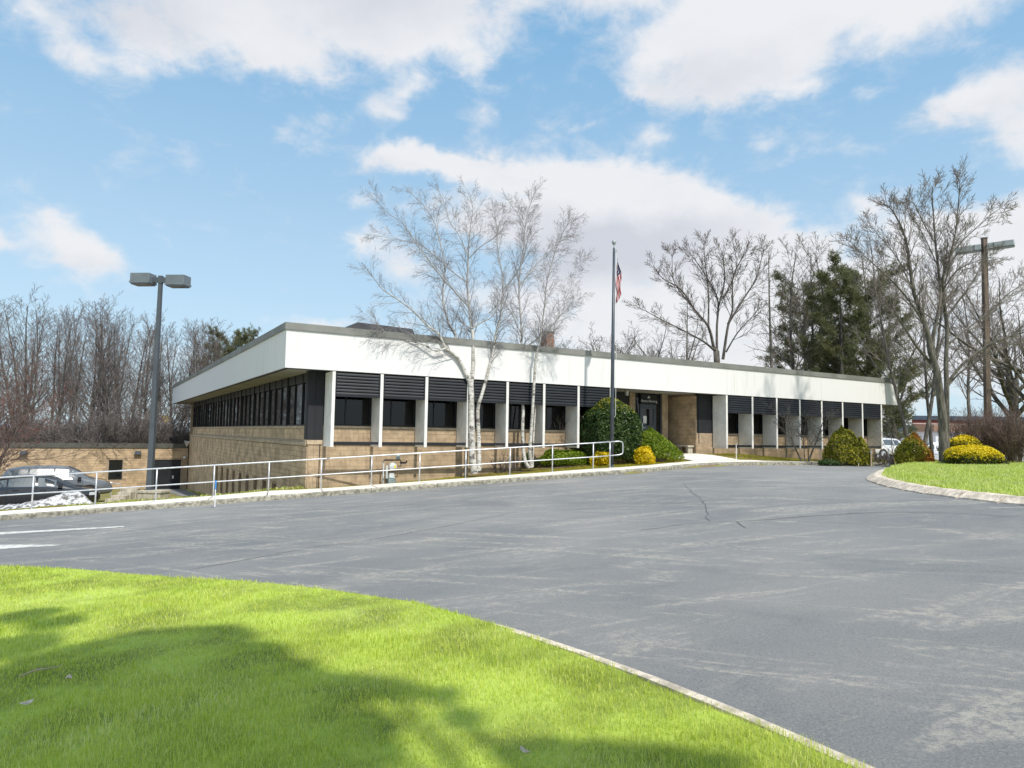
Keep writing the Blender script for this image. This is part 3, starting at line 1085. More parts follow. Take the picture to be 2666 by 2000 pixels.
path_poly = [tuple(BL(u, v)[:2]) for u, v in [(18.1, .96), (18.0, -.2), (18.5, -1.2), (21.7, -1.1), (21.0, 0), (20.9, .96)]]
tag(sheet('entrance_path', path_poly, lambda x, y: np.maximum(walkz(x, y), GG(x, y) + 0.035) + 0.006, 0.5, M_CONC), kind='structure')

def inset_line(pl, w, i0=0):
    v = [Vector((p[0], p[1], 0)) for p in pl]
    out = []
    for i, p in enumerate(v):
        d = (v[min(i + 1, len(v) - 1)] - v[max(i - 1, 0)]).normalized()
        k = w if i >= i0 else 0.02
        out.append((p.x - d.y * k, p.y + d.x * k))
    return out


# island on the right with its kerb
isl_k = [hit(*q) for q in [(2360, 1217.5), (2293, 1228), (2268, 1236), (2252, 1249), (2275, 1259), (2310, 1269), (2356, 1278.5), (2392, 1285), (2443, 1292), (2489, 1297.5), (2527, 1302), (2578, 1308), (2622, 1313), (2666, 1317.5)]]
isl_k = [(p.x, p.y) for p in isl_k]
dxy = np.array(isl_k[-1]) - np.array(isl_k[-3])
dxy /= np.linalg.norm(dxy)
isl_k += [tuple(np.array(isl_k[-1]) + dxy * 3), tuple(np.array(isl_k[-1]) + dxy * 9 + np.array((1.5, 0)))]
isl_poly = isl_k + [(60, isl_k[-1][1] - 2), (60, 45), (34, 38.2), (26, 35.0)]
islz = lambda x, y: HH(x, y) + 0.13 + 0.16 * sst(np.hypot(x - 30, (y - 26) * 1.0), 22, 8)
tag(sheet('island_lawn', inset_line(isl_k, 0.45) + isl_poly[len(isl_k):], islz, 1.0, M_LAWN), kind='structure')
ik = thing('kerb', None, None, kind='structure')
kerb_line(isl_k, 1.12, M_GRANW, gap=0.07, top=0.16, w=0.3, lean=0.2, parent=ik)

# foreground lawn
lawn_px = [(0, 1220), (300, 1238), (500, 1250), (700, 1268), (900, 1296), (1080, 1340), (1200, 1375), (1350, 1425), (1500, 1480), (1650, 1540), (1800, 1600), (1930, 1659)]
lk = [hit(x * 1.2058, y * 1.2058, dz=0.09) for x, y in lawn_px]
lk = [(p.x, p.y) for p in lk]
lk = [(lk[0][0] - 14, lk[0][1] + 5)] + lk
d0 = np.array(lk[-1]) - np.array(lk[-2])
d0 /= np.linalg.norm(d0)
lk += [tuple(np.array(lk[-1]) + d0 * 1.2), tuple(np.array(lk[-1]) + d0 * 3 + np.array((.5, 0))), (5.5, -8), (6, -20)]
lawn_poly = lk + [(-60, -25), (-60, lk[0][1] + 8)]
lawnz = lambda x, y: HH(x, y) + 0.085 + 0.02 * np.sin(x * 1.3 + 0.7) * np.sin(y * 1.1)
tag(sheet('lawn', [(2 * p[0] - q[0], 2 * p[1] - q[1]) for p, q in zip(lk, inset_line(lk, 0.1, 6))] + lawn_poly[len(lk):], lawnz, 0.8, M_LAWN), kind='structure')
lkb = thing('kerb', None, None, kind='structure')
kerb_line(lk[6:][::-1], 1.5, M_GRANW, gap=0.02, top=0.082, w=0.11, lean=0.02, parent=lkb)

# mulch beds along the front of the building
mb1 = [tuple(BL(u, v)[:2]) for u, v in [(7.2, 0.9), (7.4, 0.3), (10.2, -0.1), (12.5, -0.5), (14.5, -0.95), (16.8, -1.0), (17.6, -0.4), (17.4, 0.9)]]
tag(sheet('mulch_bed', mb1, lambda x, y: GG(x, y) + 0.03, 0.5, M_MULCH), kind='structure')
# parking area behind the railing, lower than the walk
lot_poly = [rail_pt(-14, -3.2), rail_pt(-3.5, -3.2), (-16.0, 26.6), (-29.0, 49.5), (-34, 52.0), (-70, 30)]
tag(sheet('lower_parking_lot', lot_poly, lambda x, y: GG(x, y) + 0.012, 1.2, M_ASPH), kind='structure')
pad = [at(412, 1279, 56), at(470, 1277, 57.5), at(489, 1281, 55), at(522, 1293, 45.5), at(470, 1293, 45.5)]
tag(sheet('door_apron', [(p.x, p.y) for p in pad], lambda x, y: GG(x, y) + 0.02, 1.0, M_ASPH), kind='structure')
# paved lot far to the right
far_poly = [(28.5, 45), (34, 44.5), (80, 60), (110, 130), (46, 130), (40, 70)]
tag(sheet('far_parking_lot', far_poly, lambda x, y: GG(x, y) + 0.02, 2.5, M_LOT), kind='structure')


# painted lines and crack filler, flat on the asphalt
def flatstrip(name, px, m, dz=0.005, close=False, width=None):
    pts = [hit(*q) for q in px]
    if width is None:
        mb = MB()
        mb.add([(p.x, p.y, float(HH(np.float64(p.x), np.float64(p.y))) + dz) for p in pts], [tuple(range(len(pts)))])
    else:
        pl = resample([(p.x, p.y) for p in pts], 0.35)
        mb = MB()
        vs = []
        for i, p in enumerate(pl):
            d = (pl[min(i + 1, len(pl) - 1)] - pl[max(i - 1, 0)]).normalized()
            nn = Vector((-d.y, d.x, 0))
            w = width * rnd.uniform(.4, 1.3)
            p = p + nn * rnd.uniform(-.05, .05)
            z = float(HH(np.float64(p.x), np.float64(p.y))) + dz
            vs += [(*(p + nn * w / 2)[:2], z), (*(p - nn * w / 2)[:2], z)]
        mb.add(vs, [(2 * i, 2 * i + 1, 2 * i + 3, 2 * i + 2) for i in range(len(pl) - 1)])
    o = mb.obj(name, m, road)
    return o


flatstrip('painted_line', [(-200, 1402), (-200, 1394), (0, 1386.5), (322, 1370), (322, 1373), (0, 1392)][::-1], M_PAINT)
flatstrip('painted_line', [(-200, 1446), (-200, 1432), (0, 1419), (165, 1418.6), (150, 1421), (0, 1430)][::-1], M_PAINT)
R4 = lambda l: [(1333 + x * .6026, 1200 + y * .6026) for x, y in l]
for l, w in (([(745, 95), (770, 130), (815, 165), (840, 190), (850, 260)], .018), ([(560, 300), (780, 272), (1000, 262), (1180, 248), (1350, 235), (1540, 224), (1800, 222), (2212, 245)], .024), ([(0, 225), (400, 205), (640, 190), (900, 170)], .018), ([(960, 262), (1010, 290)], .018)):
    flatstrip('crack', R4(l), M_CRACK, 0.004, width=w)
flatstrip('crack', [(494, 1484), (603, 1466), (783, 1430), (964, 1406), (1150, 1372), (1333, 1336)], M_CRACK, 0.004, width=.016)

# ================================================================== OFFICE BUILDING
B = thing('office_building', 'long low office building with white fascia, white fins and tan block walls', 'building', O0, rad(90) - A1)
UE, VE = 37.45, 41.9
ZF0, ZF1, ZC = 3.82, 5.17, 5.42
# fascia panels
fu = [0, 7.31, 14.62, 22.1, 29.8, UE]
for a, b in zip(fu, fu[1:]):
    MB().box(a + (0.003 if a else 0), b - 0.003, 0, 0.18, ZF0, ZF1).obj('fascia_panel', M_WHITE, B)
fv = [0.182, 7.3, 14.6, 21.9, 29.2, 36, VE]
for a, b in zip(fv, fv[1:]):
    MB().box(0.0, 0.18, a + 0.003, b - 0.003, ZF0, ZF1).obj('fascia_panel', M_WHITE, B)
    MB().box(UE - 0.18, UE, a + 0.003, b - 0.003, ZF0, ZF1).obj('fascia_panel', M_WHITE, B)
MB().box(0.185, UE - 0.185, VE - 0.18, VE, ZF0, ZF1).obj('fascia_panel', M_WHITE, B)
# coping in lengths with raised joint covers
n = 12
for i in range(n):
    a, b = -0.05 + (UE + 0.1) * i / n, -0.05 + (UE + 0.1) * (i + 1) / n
    m_ = MB().box(a, b - 0.004, -0.05, 0.36, ZF1 + 0.002, ZC)
    if i:
        m_.box(a - 0.05, a + 0.05, -0.054, 0.3, ZF1 + 0.004, ZC + 0.004)
    m_.obj('coping', M_COPE, B)
for i in range(13):
    a, b = 0.364 + (VE - .36) * i / 13, 0.364 + (VE - .36) * (i + 1) / 13
    MB().box(-0.05, 0.36, a, b - 0.004, ZF1 + 0.002, ZC).obj('coping', M_COPE, B)
    MB().box(UE - 0.36, UE + 0.05, a, b - 0.004, ZF1 + 0.002, ZC).obj('coping', M_COPE, B)
MB().box(0.37, UE - 0.37, VE - 0.3, VE + .05, ZF1 + .002, ZC).obj('coping', M_COPE, B)
MB().box(0.2, UE - 0.2, 0.2, VE - 0.2, 5.0, 5.1).obj('roof', M_ROOF, B)
MB().box(0.182, UE - 0.182, 0.182, VE - 0.182, 3.86, 3.92).obj('soffit', M_SOFF, B)
# thin dark strip under the fascia
MB().box(0.02, UE - .02, 0.03, 0.16, 3.795, 3.818).box(0.03, 0.16, 0.2, VE - .05, 3.795, 3.818).obj('fascia_strip', M_DARK, B)
# fins
FL = [1.81 + 1.826 * i for i in range(8)]
FR = [22.16 + 1.935 * i for i in range(8)]
finme = None
fz0, fz1 = 1.07, 3.795
finme = MB().bbox(-0.12, 0, 0.012, 0.93, fz0, fz1, 0.012).mesh('fin')
for u in FL + FR:
    o = link('fin', finme, M_FIN, B)
    o.location = (u, 0, 0)


# louvre banks above the bays, foot bars below
def slat_mesh(w):
    m_ = MB()
    prof = [(0.03, 0.0), (0.035, 0.045), (0.06, 0.09), (0.10, 0.115), (0.12, 0.115), (0.085, 0.07), (0.06, 0.0)]
    vs = [(0, y, z) for y, z in prof] + [(w, y, z) for y, z in prof]
    k = len(prof)
    m_.add(vs, [(i, (i + 1) % k, (i + 1) % k + k, i + k) for i in range(k)] + [tuple(range(k - 1, -1, -1)), tuple(range(k, 2 * k))])
    return m_.mesh('slat')


bays = [(a, b - 0.12) for a, b in zip(FL, FL[1:])] + [(a, b - 0.12) for a, b in zip(FR, FR[1:])]
slat_cache = {}
for a, b in bays:
    w = b - a - 0.012
    lv = MB()
    lv.box(a + 0.006, a + 0.05, 0.025, 0.2, 2.9, 3.79).box(b - 0.05, b - 0.006, 0.025, 0.2, 2.9, 3.79)
    lv.box(a + 0.052, b - 0.052, 0.15, 0.17, 2.96, 3.79)
    lv.box(a + 0.052, b - 0.052, 0.028, 0.2, 2.89, 2.955)
    L = lv.obj('louvre_bank', M_DARK, B)
    key = round(w, 2)
    if key not in slat_cache:
        slat_cache[key] = slat_mesh(w - 0.1)
    for k in range(7):
        s = link('slat', slat_cache[key], M_DARK, L)
        s.location = (a + 0.056, 0, 2.962 + 0.117 * k)
    MB().box(a + 0.004, b - 0.004, 0.06, 0.14, 1.15, 1.255).obj('foot_bar', M_DARK, B)
# one more louvre bay ends against the entrance
# walls of the front
VW = 0.97
front_spans = [(1.13, 14.55), (20.93, 36.3)]
for a, b in front_spans:
    MB().box(a, b, VW, VW + 0.22, -1.4, 1.835).obj('wall', M_MORTAR, B)
# ribbed blocks
BW, BH = 0.405, 0.2


def ribbed(w, h):
    n_ = max(2, int(round(w / 0.05)))
    st = w / n_
    pl = []
    for j in range(n_):
        x = j * st
        pl += [(x + 0.004, -0.042), (x + st * 0.66, -0.042), (x + st * 0.70, -0.022), (x + st * 0.98, -0.022)]
    pl += [(w, -0.001), (0.0, -0.001)]
    return MB().prism(pl, 0, h).mesh('block')


blk = ribbed(BW - 0.003, BH - 0.007)
nb = 0
for r in range(10):
    z = 1.125 - BH * (r + 1)
    offs = 0.0 if r % 2 else BW / 2
    u = 1.15 - offs
    while u < 14.4:
        a = max(u, 1.15)
        w = min(u + BW, 14.55) - a
        wp = BL(a + w / 2, VW - .04)
        if w > 0.15 and z + BH > g1(wp.x, wp.y) - 0.05:
            me = blk if abs(w - BW) < 0.01 else ribbed(w - 0.003, BH - 0.007)
            o = link('block', me, M_BLOCK, B)
            o.location = (a, VW, z)
            nb += 1
        u += BW
fld = MB()


def ribfield(mb, a0, a1, z0, z1, v, h=BH):
    r = 0
    z = z1
    while z - h > z0 - 0.01:
        z -= h
        u = a0 - (BW / 2 if r % 2 else 0)
        while u < a1 - 0.05:
            a = max(u, a0)
            w = min(u + BW, a1) - a - 0.003
            if w > 0.06:
                n_ = max(2, int(round(w / 0.05)))
                st = w / n_
                pl = []
                for j in range(n_):
                    x = a + j * st
                    pl += [(x + 0.004, v - 0.042), (x + st * 0.66, v - 0.042), (x + st * 0.70, v - 0.022), (x + st * 0.98, v - 0.022)]
                pl += [(a + w, v - .001), (a, v - .001)]
                mb.prism(pl, z, z + h - 0.007)
            u += BW
        r += 1


ribfield(fld, 20.95, 36.28, -0.3, 1.125, VW)
for a, b in bays:
    ribfield(fld, a + 0.01, b - 0.01, 1.21, 1.745, VW, 0.178)
o = fld.obj('block_courses', M_BLOCK, B)
o['kind'] = 'stuff'
# ledges and sills
for a, b in bays:
    m_ = MB()
    k = 3
    for j in range(k):
        x0, x1 = a + 0.003 + (b - a) * j / k, a + (b - a) * (j + 1) / k - 0.006
        m_.box(x0, x1, VW - 0.06, VW + 0.1, 1.752, 1.838)
    m_.obj('sill', M_LEDGE, B)
    m_ = MB()
    for j in range(k):
        x0, x1 = a + 0.003 + (b - a) * j / k, a + (b - a) * (j + 1) / k - 0.006
        m_.box(x0, x1, VW - 0.085, VW, 1.135, 1.205)
    m_.obj('ledge', M_LEDGE, B)
# windows
fi = 0
for bi, (a, b) in enumerate(bays):
    z0, z1 = 1.842, 3.84
    wf = MB()
    t = 0.055
    mu = a + (b - a) * 0.42
    wf.box(a, a + t, VW + .02, VW + .11, z0, z1).box(b - t, b, VW + .02, VW + .11, z0, z1)
    wf.box(a + t, b - t, VW + .02, VW + .11, z0, z0 + t).box(a + t, b - t, VW + .02, VW + .11, z1 - t, z1)
    wf.box(mu - .02, mu + .02, VW + .025, VW + .105, z0 + t, z1 - t)
    win = wf.obj('window', M_DARK, B)
    for x0, x1 in ((a + t, mu - .02), (mu + .02, b - t)):
        MB().box(x0, x1, VW + .06, VW + .068, z0 + t, z1 - t).obj('pane', M_GLASS, win)
    if bi in (2, 3, 5, 4):
        x0 = mu + .1 if bi in (2, 5) else mu - .2
        cm = MB()
        nn_ = 10
        vs = []
        for j in range(nn_ + 1):
            f = j / nn_
            x = x0 + f * 0.75
            vs += [(x, VW + .2 + .03 * math.sin(f * 22), 3.7), (x0 + .16 + f * .30, VW + .2 + .02 * math.sin(f * 22), 2.6), (x0 + .12 + f * .26, VW + .2 + .02 * math.sin(f * 22), 1.9)]
        cm.add(vs, [(3 * j + q, 3 * j + 3 + q, 3 * j + 4 + q, 3 * j + 1 + q) for j in range(nn_) for q in (0, 1)])
        cm.obj('curtain', M_CURT, win)
# rooms behind the glass
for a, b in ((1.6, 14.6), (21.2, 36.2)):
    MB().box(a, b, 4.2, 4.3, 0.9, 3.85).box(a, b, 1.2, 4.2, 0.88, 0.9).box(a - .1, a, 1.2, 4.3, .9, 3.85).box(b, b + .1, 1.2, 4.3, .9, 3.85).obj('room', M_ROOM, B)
# dark corner panel and its returns
cp = MB()
cp.box(1.11, 1.80 - .13, VW - .02, VW + .08, 1.30, 3.855).box(1.09, 1.19, VW + .082, 1.36, 1.31, 3.855)
cp.box(1.36, 1.38, VW - .035, VW - .02, 1.30, 3.85)
cp.obj('corner_panel', M_DPAN, B)
MB().box(1.09, 1.66, VW - .07, VW + .1, 1.135, 1.295).obj('ledge', M_LEDGE, B)
MB().box(1.56, 1.585, VW - .05, VW - .02, -1.0, 1.13).obj('downpipe', M_DARK, B)

# ---- left side
SLOT = [(6.10 + 2.035 * i - .43, 6.10 + 2.035 * i + .43) for i in range(9)]
sk = MB()
zb0 = -4.2
VL = 37.7
sk.box(1.62, 1.8, 1.2, VL, zb0, 1.07)
prev = VW + .225
segs = []
for a, b in SLOT:
    segs.append((prev, a))
    sk.box(1.13, 1.61, a, b, -.65, 1.07)
    prev = b
segs.append((prev, VL))
for a, b in segs:
    sk.box(1.13, 1.615, a, b, zb0, 1.07)
sk.box(1.30, 1.36, 1.36, VL, 1.07, 1.86)
sk.obj('wall', M_MORTAR, B)
lb = MB()
r = 0
z = 1.06
lrng = random.Random(3)
while z > -4.0:
    z -= 0.2
    v = VW - .0 - (BW / 2 if r % 2 else 0)
    while v < VL:
        a, b = max(v, VW), min(v + BW, VL) - 0.010
        parts = [(a, b)]
        if z < -0.70:
            for s0, s1 in SLOT:
                new = []
                for p0, p1 in parts:
                    if p1 <= s0 or p0 >= s1:
                        new.append((p0, p1))
                    else:
                        if p0 < s0 - .03:
                            new.append((p0, s0))
                        if p1 > s1 + .03:
                            new.append((s1, p1))
                parts = new
        wp = BL(1.0, (a + b) / 2)
        if z + .2 > g1(wp.x, wp.y) - .2:
            for p0, p1 in parts:
                if p1 - p0 > .04:
                    o_ = lrng.uniform(.018, .032)
                    lb.box(1.13 - o_, 1.129, p0, p1, z, z + .188)
        v += BW
    r += 1
for s0, s1 in SLOT:
    for k in range(9):
        z = -.66 - .2 * (k + 1)
        lb.box(1.588, 1.612, s0 + .01, s0 + .42, z, z + .188).box(1.588, 1.612, s0 + .43, s1 - .01, z, z + .188)
for rr_, z in enumerate((1.29, 1.50)):
    v = 1.365 - (BW / 2 if rr_ % 2 else 0)
    while v < VL:
        a, b = max(v, 1.365), min(v + BW, VL) - .008
        if b - a > .05:
            lb.box(1.30 - lrng.uniform(.018, .028), 1.299, a, b, z, z + .2)
        v += BW
o = lb.obj('block_courses', M_BLOCKS, B)
o['kind'] = 'stuff'
k = 38
for j in range(k):
    a, b = 1.35 + (VL - 1.35) * j / k, 1.35 + (VL - 1.35) * (j + 1) / k - .008
    MB().box(1.245, 1.36, a, b, 1.715, 1.82).obj('sill', M_LEDGE, B)
    m_ = MB()
    m_.add([(1.07, a, 1.08), (1.30, a, 1.08), (1.30, a, 1.285), (1.07, a, 1.19), (1.07, b, 1.08), (1.30, b, 1.08), (1.30, b, 1.285), (1.07, b, 1.19)],
           [(0, 1, 2, 3), (7, 6, 5, 4), (0, 3, 7, 4), (3, 2, 6, 7), (2, 1, 5, 6), (1, 0, 4, 5)])
    m_.obj('ledge', M_LEDGE, B)
MB().box(1.07, 1.30, VW + .102, 1.345, 1.08, 1.295).obj('ledge', M_LEDGE, B)
# ribbon window
nw = 30
rw = MB()
for j in range(nw + 1):
    v = 1.40 + (VL - 1.40) * j / nw
    d_ = .04 if j % 4 == 0 else .012
    rw.box(1.275 - (.02 if j % 3 == 0 else 0), 1.36, v - d_, v + d_, 1.825, 3.855)
rw.box(1.29, 1.36, 1.4, VL, 1.822, 1.87).box(1.30, 1.36, 1.4, VL, 3.50, 3.855)
ribbon = rw.obj('ribbon_window', M_DARK, B)
for j in range(nw):
    a, b = 1.40 + (VL - 1.40) * j / nw, 1.40 + (VL - 1.40) * (j + 1) / nw
    g_ = MB()
    tl = lrng.uniform(-.004, .004)
    g_.add([(1.33 + tl, a + .02, 1.86), (1.33 - tl, b - .02, 1.86), (1.33 - tl, b - .02, 3.52), (1.33 + tl, a + .02, 3.52)], [(0, 3, 2, 1)])
    g_.obj('pane', M_RIBG, ribbon)
MB().box(1.1, 1.35, VL + .002, VL + .3, zb0, 3.86).obj('wall', M_MORTAR, B)
# back and right walls
MB().box(36.3, 36.5, VW, VE - 1.5, -1.5, 3.86).box(1.5, 36.3, VE - 1.6, VE - 1.5, -4.2, 3.86).box(1.36, 1.5, VL, VE - 1.5, -4.2, 3.86).obj('wall', M_BLOCKS, B)
# floodlight at the far corner
fl = MB()
fl.lathe([(0.05, 0), (0.12, .1), (.26, .34), (.28, .36)], 14)
fo = fl.obj('floodlight', mat('bright_aluminium', (0.75, 0.75, 0.74), 0.35, 0.05, metal=.3), B)
fo.rotation_euler = (0, rad(-112), 0)
fo.location = (.98, 36.4, .62)

# ---- entrance
EZ = .76
VD = 2.45
MB().box(14.55, 20.95, VW - .0, 3.4, EZ - .3, EZ).obj('entrance_floor', mat('darkened_paving', (0.20, 0.185, 0.165), .9, .15, 3), B)  # paving colour darkened to deepen the shade in the recess
for bb_ in ((14.55, 17.64, VD + .02, VD + .2), (14.5, 14.6, VW + .225, VD + .019), (20.36, 20.93, 3.3, 3.4), (20.33, 20.37, VD + .281, 3.299)):
    MB().box(*bb_, EZ, 3.86).obj('recess_wall', M_DPAN, B)
MB().box(20.93, 21.1, VW + .23, 3.4, EZ - .3, 3.86).obj('wall', M_MORTAR, B)
sw_ = MB()
rr_ = 0
z = EZ
while z < 3.7:
    v = VW + .02 - (BW / 2 if rr_ % 2 else 0)
    while v < 3.3:
        a, b = max(v, VW + .02), min(v + BW, 3.3) - .01
        if b - a > .05:
            sw_.box(20.93 - lrng.uniform(.018, .03), 20.929, a, b, z, z + .19)
        v += BW
    z += .2
    rr_ += 1
o = sw_.obj('block_courses', M_BLOCKS, B)
o['kind'] = 'stuff'
for a, b in ((17.67, 18.05), (19.90, 20.30)):
    pil = MB().box(a, b, VD - .02, VD + .28, EZ, 3.86).obj('pilaster', M_MORTAR, B)
    pf = MB()
    ribfield(pf, a, b, EZ, 3.85, VD - .02)
    o = pf.obj('block_courses', M_BLOCK, pil)
    o['kind'] = 'stuff'
MB().box(20.97, 22.03, VW + .005, VW + .05, 1.26, 3.855).box(21.05, 21.09, VW - .02, VW + .004, 1.3, 3.85).obj('dark_panel', M_DPAN, B)
# door
dr = MB()
d0_, d1_ = 18.5, 19.48
dr.box(18.06, 18.12, VD + .02, VD + .12, EZ, 3.855).box(d0_ - .06, d0_, VD + .02, VD + .12, EZ, 3.855).box(d1_, d1_ + .06, VD + .02, VD + .12, EZ, 3.855).box(19.84, 19.895, VD + .02, VD + .12, EZ, 3.855)
dr.box(d0_, d1_, VD + .02, VD + .12, 3.2, 3.27)
dr.obj('door_frame', M_POLE, B)
for a, b, z0, z1 in ((18.12, d0_ - .06, EZ, 3.855), (d1_ + .06, 19.84, EZ, 3.855), (d0_, d1_, 3.27, 3.855)):
    MB().box(a, b, VD + .06, VD + .07, z0, z1).obj('side_pane', M_RIBG, B)
dl = MB()
dl.box(d0_ + .01, d0_ + .12, VD + .03, VD + .1, EZ + .02, 3.19).box(d1_ - .12, d1_ - .01, VD + .03, VD + .1, EZ + .02, 3.19)
dl.box(d0_ + .12, d1_ - .12, VD + .03, VD + .1, EZ + .02, EZ + .28).box(d0_ + .12, d1_ - .12, VD + .03, VD + .1, 3.06, 3.19).box(d0_ + .12, d1_ - .12, VD + .03, VD + .1, 1.98, 2.2)
door = dl.obj('door', M_POLE, B)
MB().box(d0_ + .12, d1_ - .12, VD + .06, VD + .068, 2.2, 3.06).obj('pane', M_RIBG, door)
MB().box(d0_ + .12, d1_ - .12, VD + .061, VD + .069, EZ + .28, 1.98).obj('pane', M_RIBG, door)
hd = MB()
hd.box(d0_ + .03, d0_ + .08, VD - .03, VD + .0, 1.93, 2.3).box(d0_ + .06, d0_ + .26, VD - .03, VD - .005, 2.05, 2.09)
hd.obj('handle', M_GALV, door)
nt_ = MB().box(d0_ + .17, d0_ + .40, VD + .045, VD + .055, 2.30, 2.68).obj('notice', M_WPAINT, door)
for k in range(6):
    pass
sg = MB().box(18.44, 19.54, VD - .05, VD + .015, 3.30, 3.80).obj('sign_board', M_DPAN, B)


def text(body, size, loc, m, parent, rot=(rad(90), 0, 0), name='lettering'):
    cu = bpy.data.curves.new(name, 'FONT')
    cu.body = body
    cu.size = size
    cu.align_x = 'CENTER'
    cu.align_y = 'CENTER'
    cu.extrude = 0.004
    cu.materials.append(m)
    tmp = bpy.data.objects.new(name, cu)
    me = bpy.data.meshes.new_from_object(tmp)
    bpy.data.objects.remove(tmp)
    o = link(name, me, m, None)
    o.parent = parent
    o.location = loc
    o.rotation_euler = rot
    return o


text('Home Nursing', 0.185, (18.98, VD - .057, 3.45), M_LETTER, sg)
em = MB()
em.add([(18.86, VD - .056, 3.60), (19.06, VD - .056, 3.60), (18.96, VD - .056, 3.74)], [(0, 1, 2)])
em.obj('emblem', M_LETTER, sg)
# downlight by the entrance
dl_ = MB().lathe([(0.07, 0), (.09, .05), (.09, .22), (.06, .26)], 12).obj('entrance_lamp', M_WPAINT, B)
dl_.location = (16.55, 1.3, 3.60)
# bench
bn = thing('bench', 'stone bench against the dim block wall in the entrance recess', 'bench', BL(20.62, 1.55, EZ), rad(90) - A1)
MB().bbox(-.24, .22, -.5, .48, .36, .44, .02).obj('seat', M_CONC2, bn)
for y in (-.36, .34):
    MB().box(-.17, .16, y - .07, y + .07, 0, .36).obj('leg', M_CONC2, bn)

# ---- on the roof
ru = thing('rooftop_unit', 'long low dark rooftop plant screen behind the parapet', 'rooftop unit', BL(0, 0, 0), rad(90) - A1)
pf = MB()
pf.add([(4.35, 7.2, 5.1), (13.3, 7.2, 5.1), (13.3, 12, 5.1), (4.35, 12, 5.1), (5.2, 8.0, 6.56), (13.3, 8.0, 6.56), (13.3, 11.2, 6.56), (5.2, 11.2, 6.56)],
       [(0, 3, 2, 1), (4, 5, 6, 7), (0, 1, 5, 4), (1, 2, 6, 5), (2, 3, 7, 6), (3, 0, 4, 7)])
pf.obj('housing', M_ROOF, ru)
tp = MB()
tp.add([(4.7, 7.9, 6.565), (8.2, 7.9, 6.565), (8.2, 11, 6.565), (4.7, 11, 6.565), (5.2, 8.1, 7.0), (8.1, 8.1, 6.93), (8.1, 11, 6.93), (5.2, 11, 7.0)],
       [(0, 3, 2, 1), (4, 5, 6, 7), (0, 1, 5, 4), (1, 2, 6, 5), (2, 3, 7, 6), (3, 0, 4, 7)])
tp.obj('upper_housing', M_ROOF, ru)
for k in range(9):
    x0 = 5.6 + k * .86
    pn = MB()
    for (za, zb_) in ((5.5, 5.9), (5.98, 6.36)):
        ya = 7.2 + .8 * (za - 5.1) / 1.38 - .03
        yb = 7.2 + .8 * (zb_ - 5.1) / 1.38 - .03
        pn.add([(x0, ya, za), (x0 + .8, ya, za), (x0 + .8, yb, zb_), (x0, yb, zb_)], [(0, 1, 2, 3)])
    pn.obj('panel', M_DPAN, ru)
MB().box(5.2, 13.3, 7.93, 7.99, 6.40, 6.50).obj('trim', M_LAMPG, ru)
rv = thing('roof_vent', 'small dark roof vent at the right end of the rooftop screen', 'roof vent', BL(13.75, 8, 5.1), rad(90) - A1)
MB().box(-.12, .12, -.12, .12, 0, 1.35).obj('duct', M_DARK, rv)
MB().prism([(-.2, -.2), (.2, -.2), (.2, .2), (-.2, .2)], 1.352, 1.55, .7).obj('cap', M_DARK, rv)
ch = MB()
for k in range(16):
    z = 5.1 + k * .15
    ch.box(16.28, 16.80, 8.0, 8.6, z, z + .138)
    ch.box(16.295, 16.785, 8.015, 8.585, z + .138, z + .15)
ch.obj('chimney', M_RUSTB, B)
MB().box(16.24, 16.84, 7.96, 8.64, 7.5, 7.58).obj('chimney_cap', M_COPE, B)

# ---- gas meter on the front wall
gm = thing('gas_meter', 'grey green gas meter set with pipes against the ribbed block wall', 'gas meter', BL(0, 0, 0), rad(90) - A1)
y = .62
MB().tube([(3.95, y, -.62), (3.95, y, .50)], .028, 8).obj('riser_pipe', M_METERL, gm)
MB().tube([(3.95, y, .50), (3.98, y, .56), (4.62, y, .56), (4.66, y, .5), (4.66, y, .32), (4.3, y, .30)], .024, 8).obj('top_pipe', M_DARK, gm)
MB().tube([(4.08, y - .02, -.15), (4.08, y - .02, .36)], .04, 8).obj('inlet_pipe', M_METERL, gm)
md = MB().lathe([(.03, -.07), (.15, -.06), (.165, 0), (.15, .06), (.06, .08)], 20).obj('regulator', M_METERL, gm)
md.rotation_euler = (rad(90), 0, 0)
md.location = (4.30, y - .06, .31)
MB().box(4.34, 4.40, y - .15, y - .14, .25, .37).obj('tag', M_YEL, gm)
MB().bbox(4.12, 4.42, y - .14, y + .14, -.62, -.14, .02).obj('meter_box', M_METERG, gm)
MB().prism([(4.15, y - .1), (4.39, y - .1), (4.39, y + .1), (4.15, y + .1)], -.138, .06, .7).obj('meter_head', M_METERL, gm)
MB().lathe([(.04, 0), (.09, .02), (.09, .1), (.05, .16), (.05, .22)], 12, (4.53, y, .59)).obj('relief_valve', M_METERG, gm)
MB().tube([(4.62, y, .45), (4.86, y, .45), (4.9, y, .52)], .035, 8).obj('valve', M_DARK, gm)

# ================================================================== ANNEX
def onface(px, py, v):
    r_ = sight(px, py)
    p_ = O0 + V1 * v
    t_ = ((p_ - EYE).dot(V1)) / r_.dot(V1)
    q_ = EYE + r_ * t_
    return (q_ - O0).dot(U1), q_.z


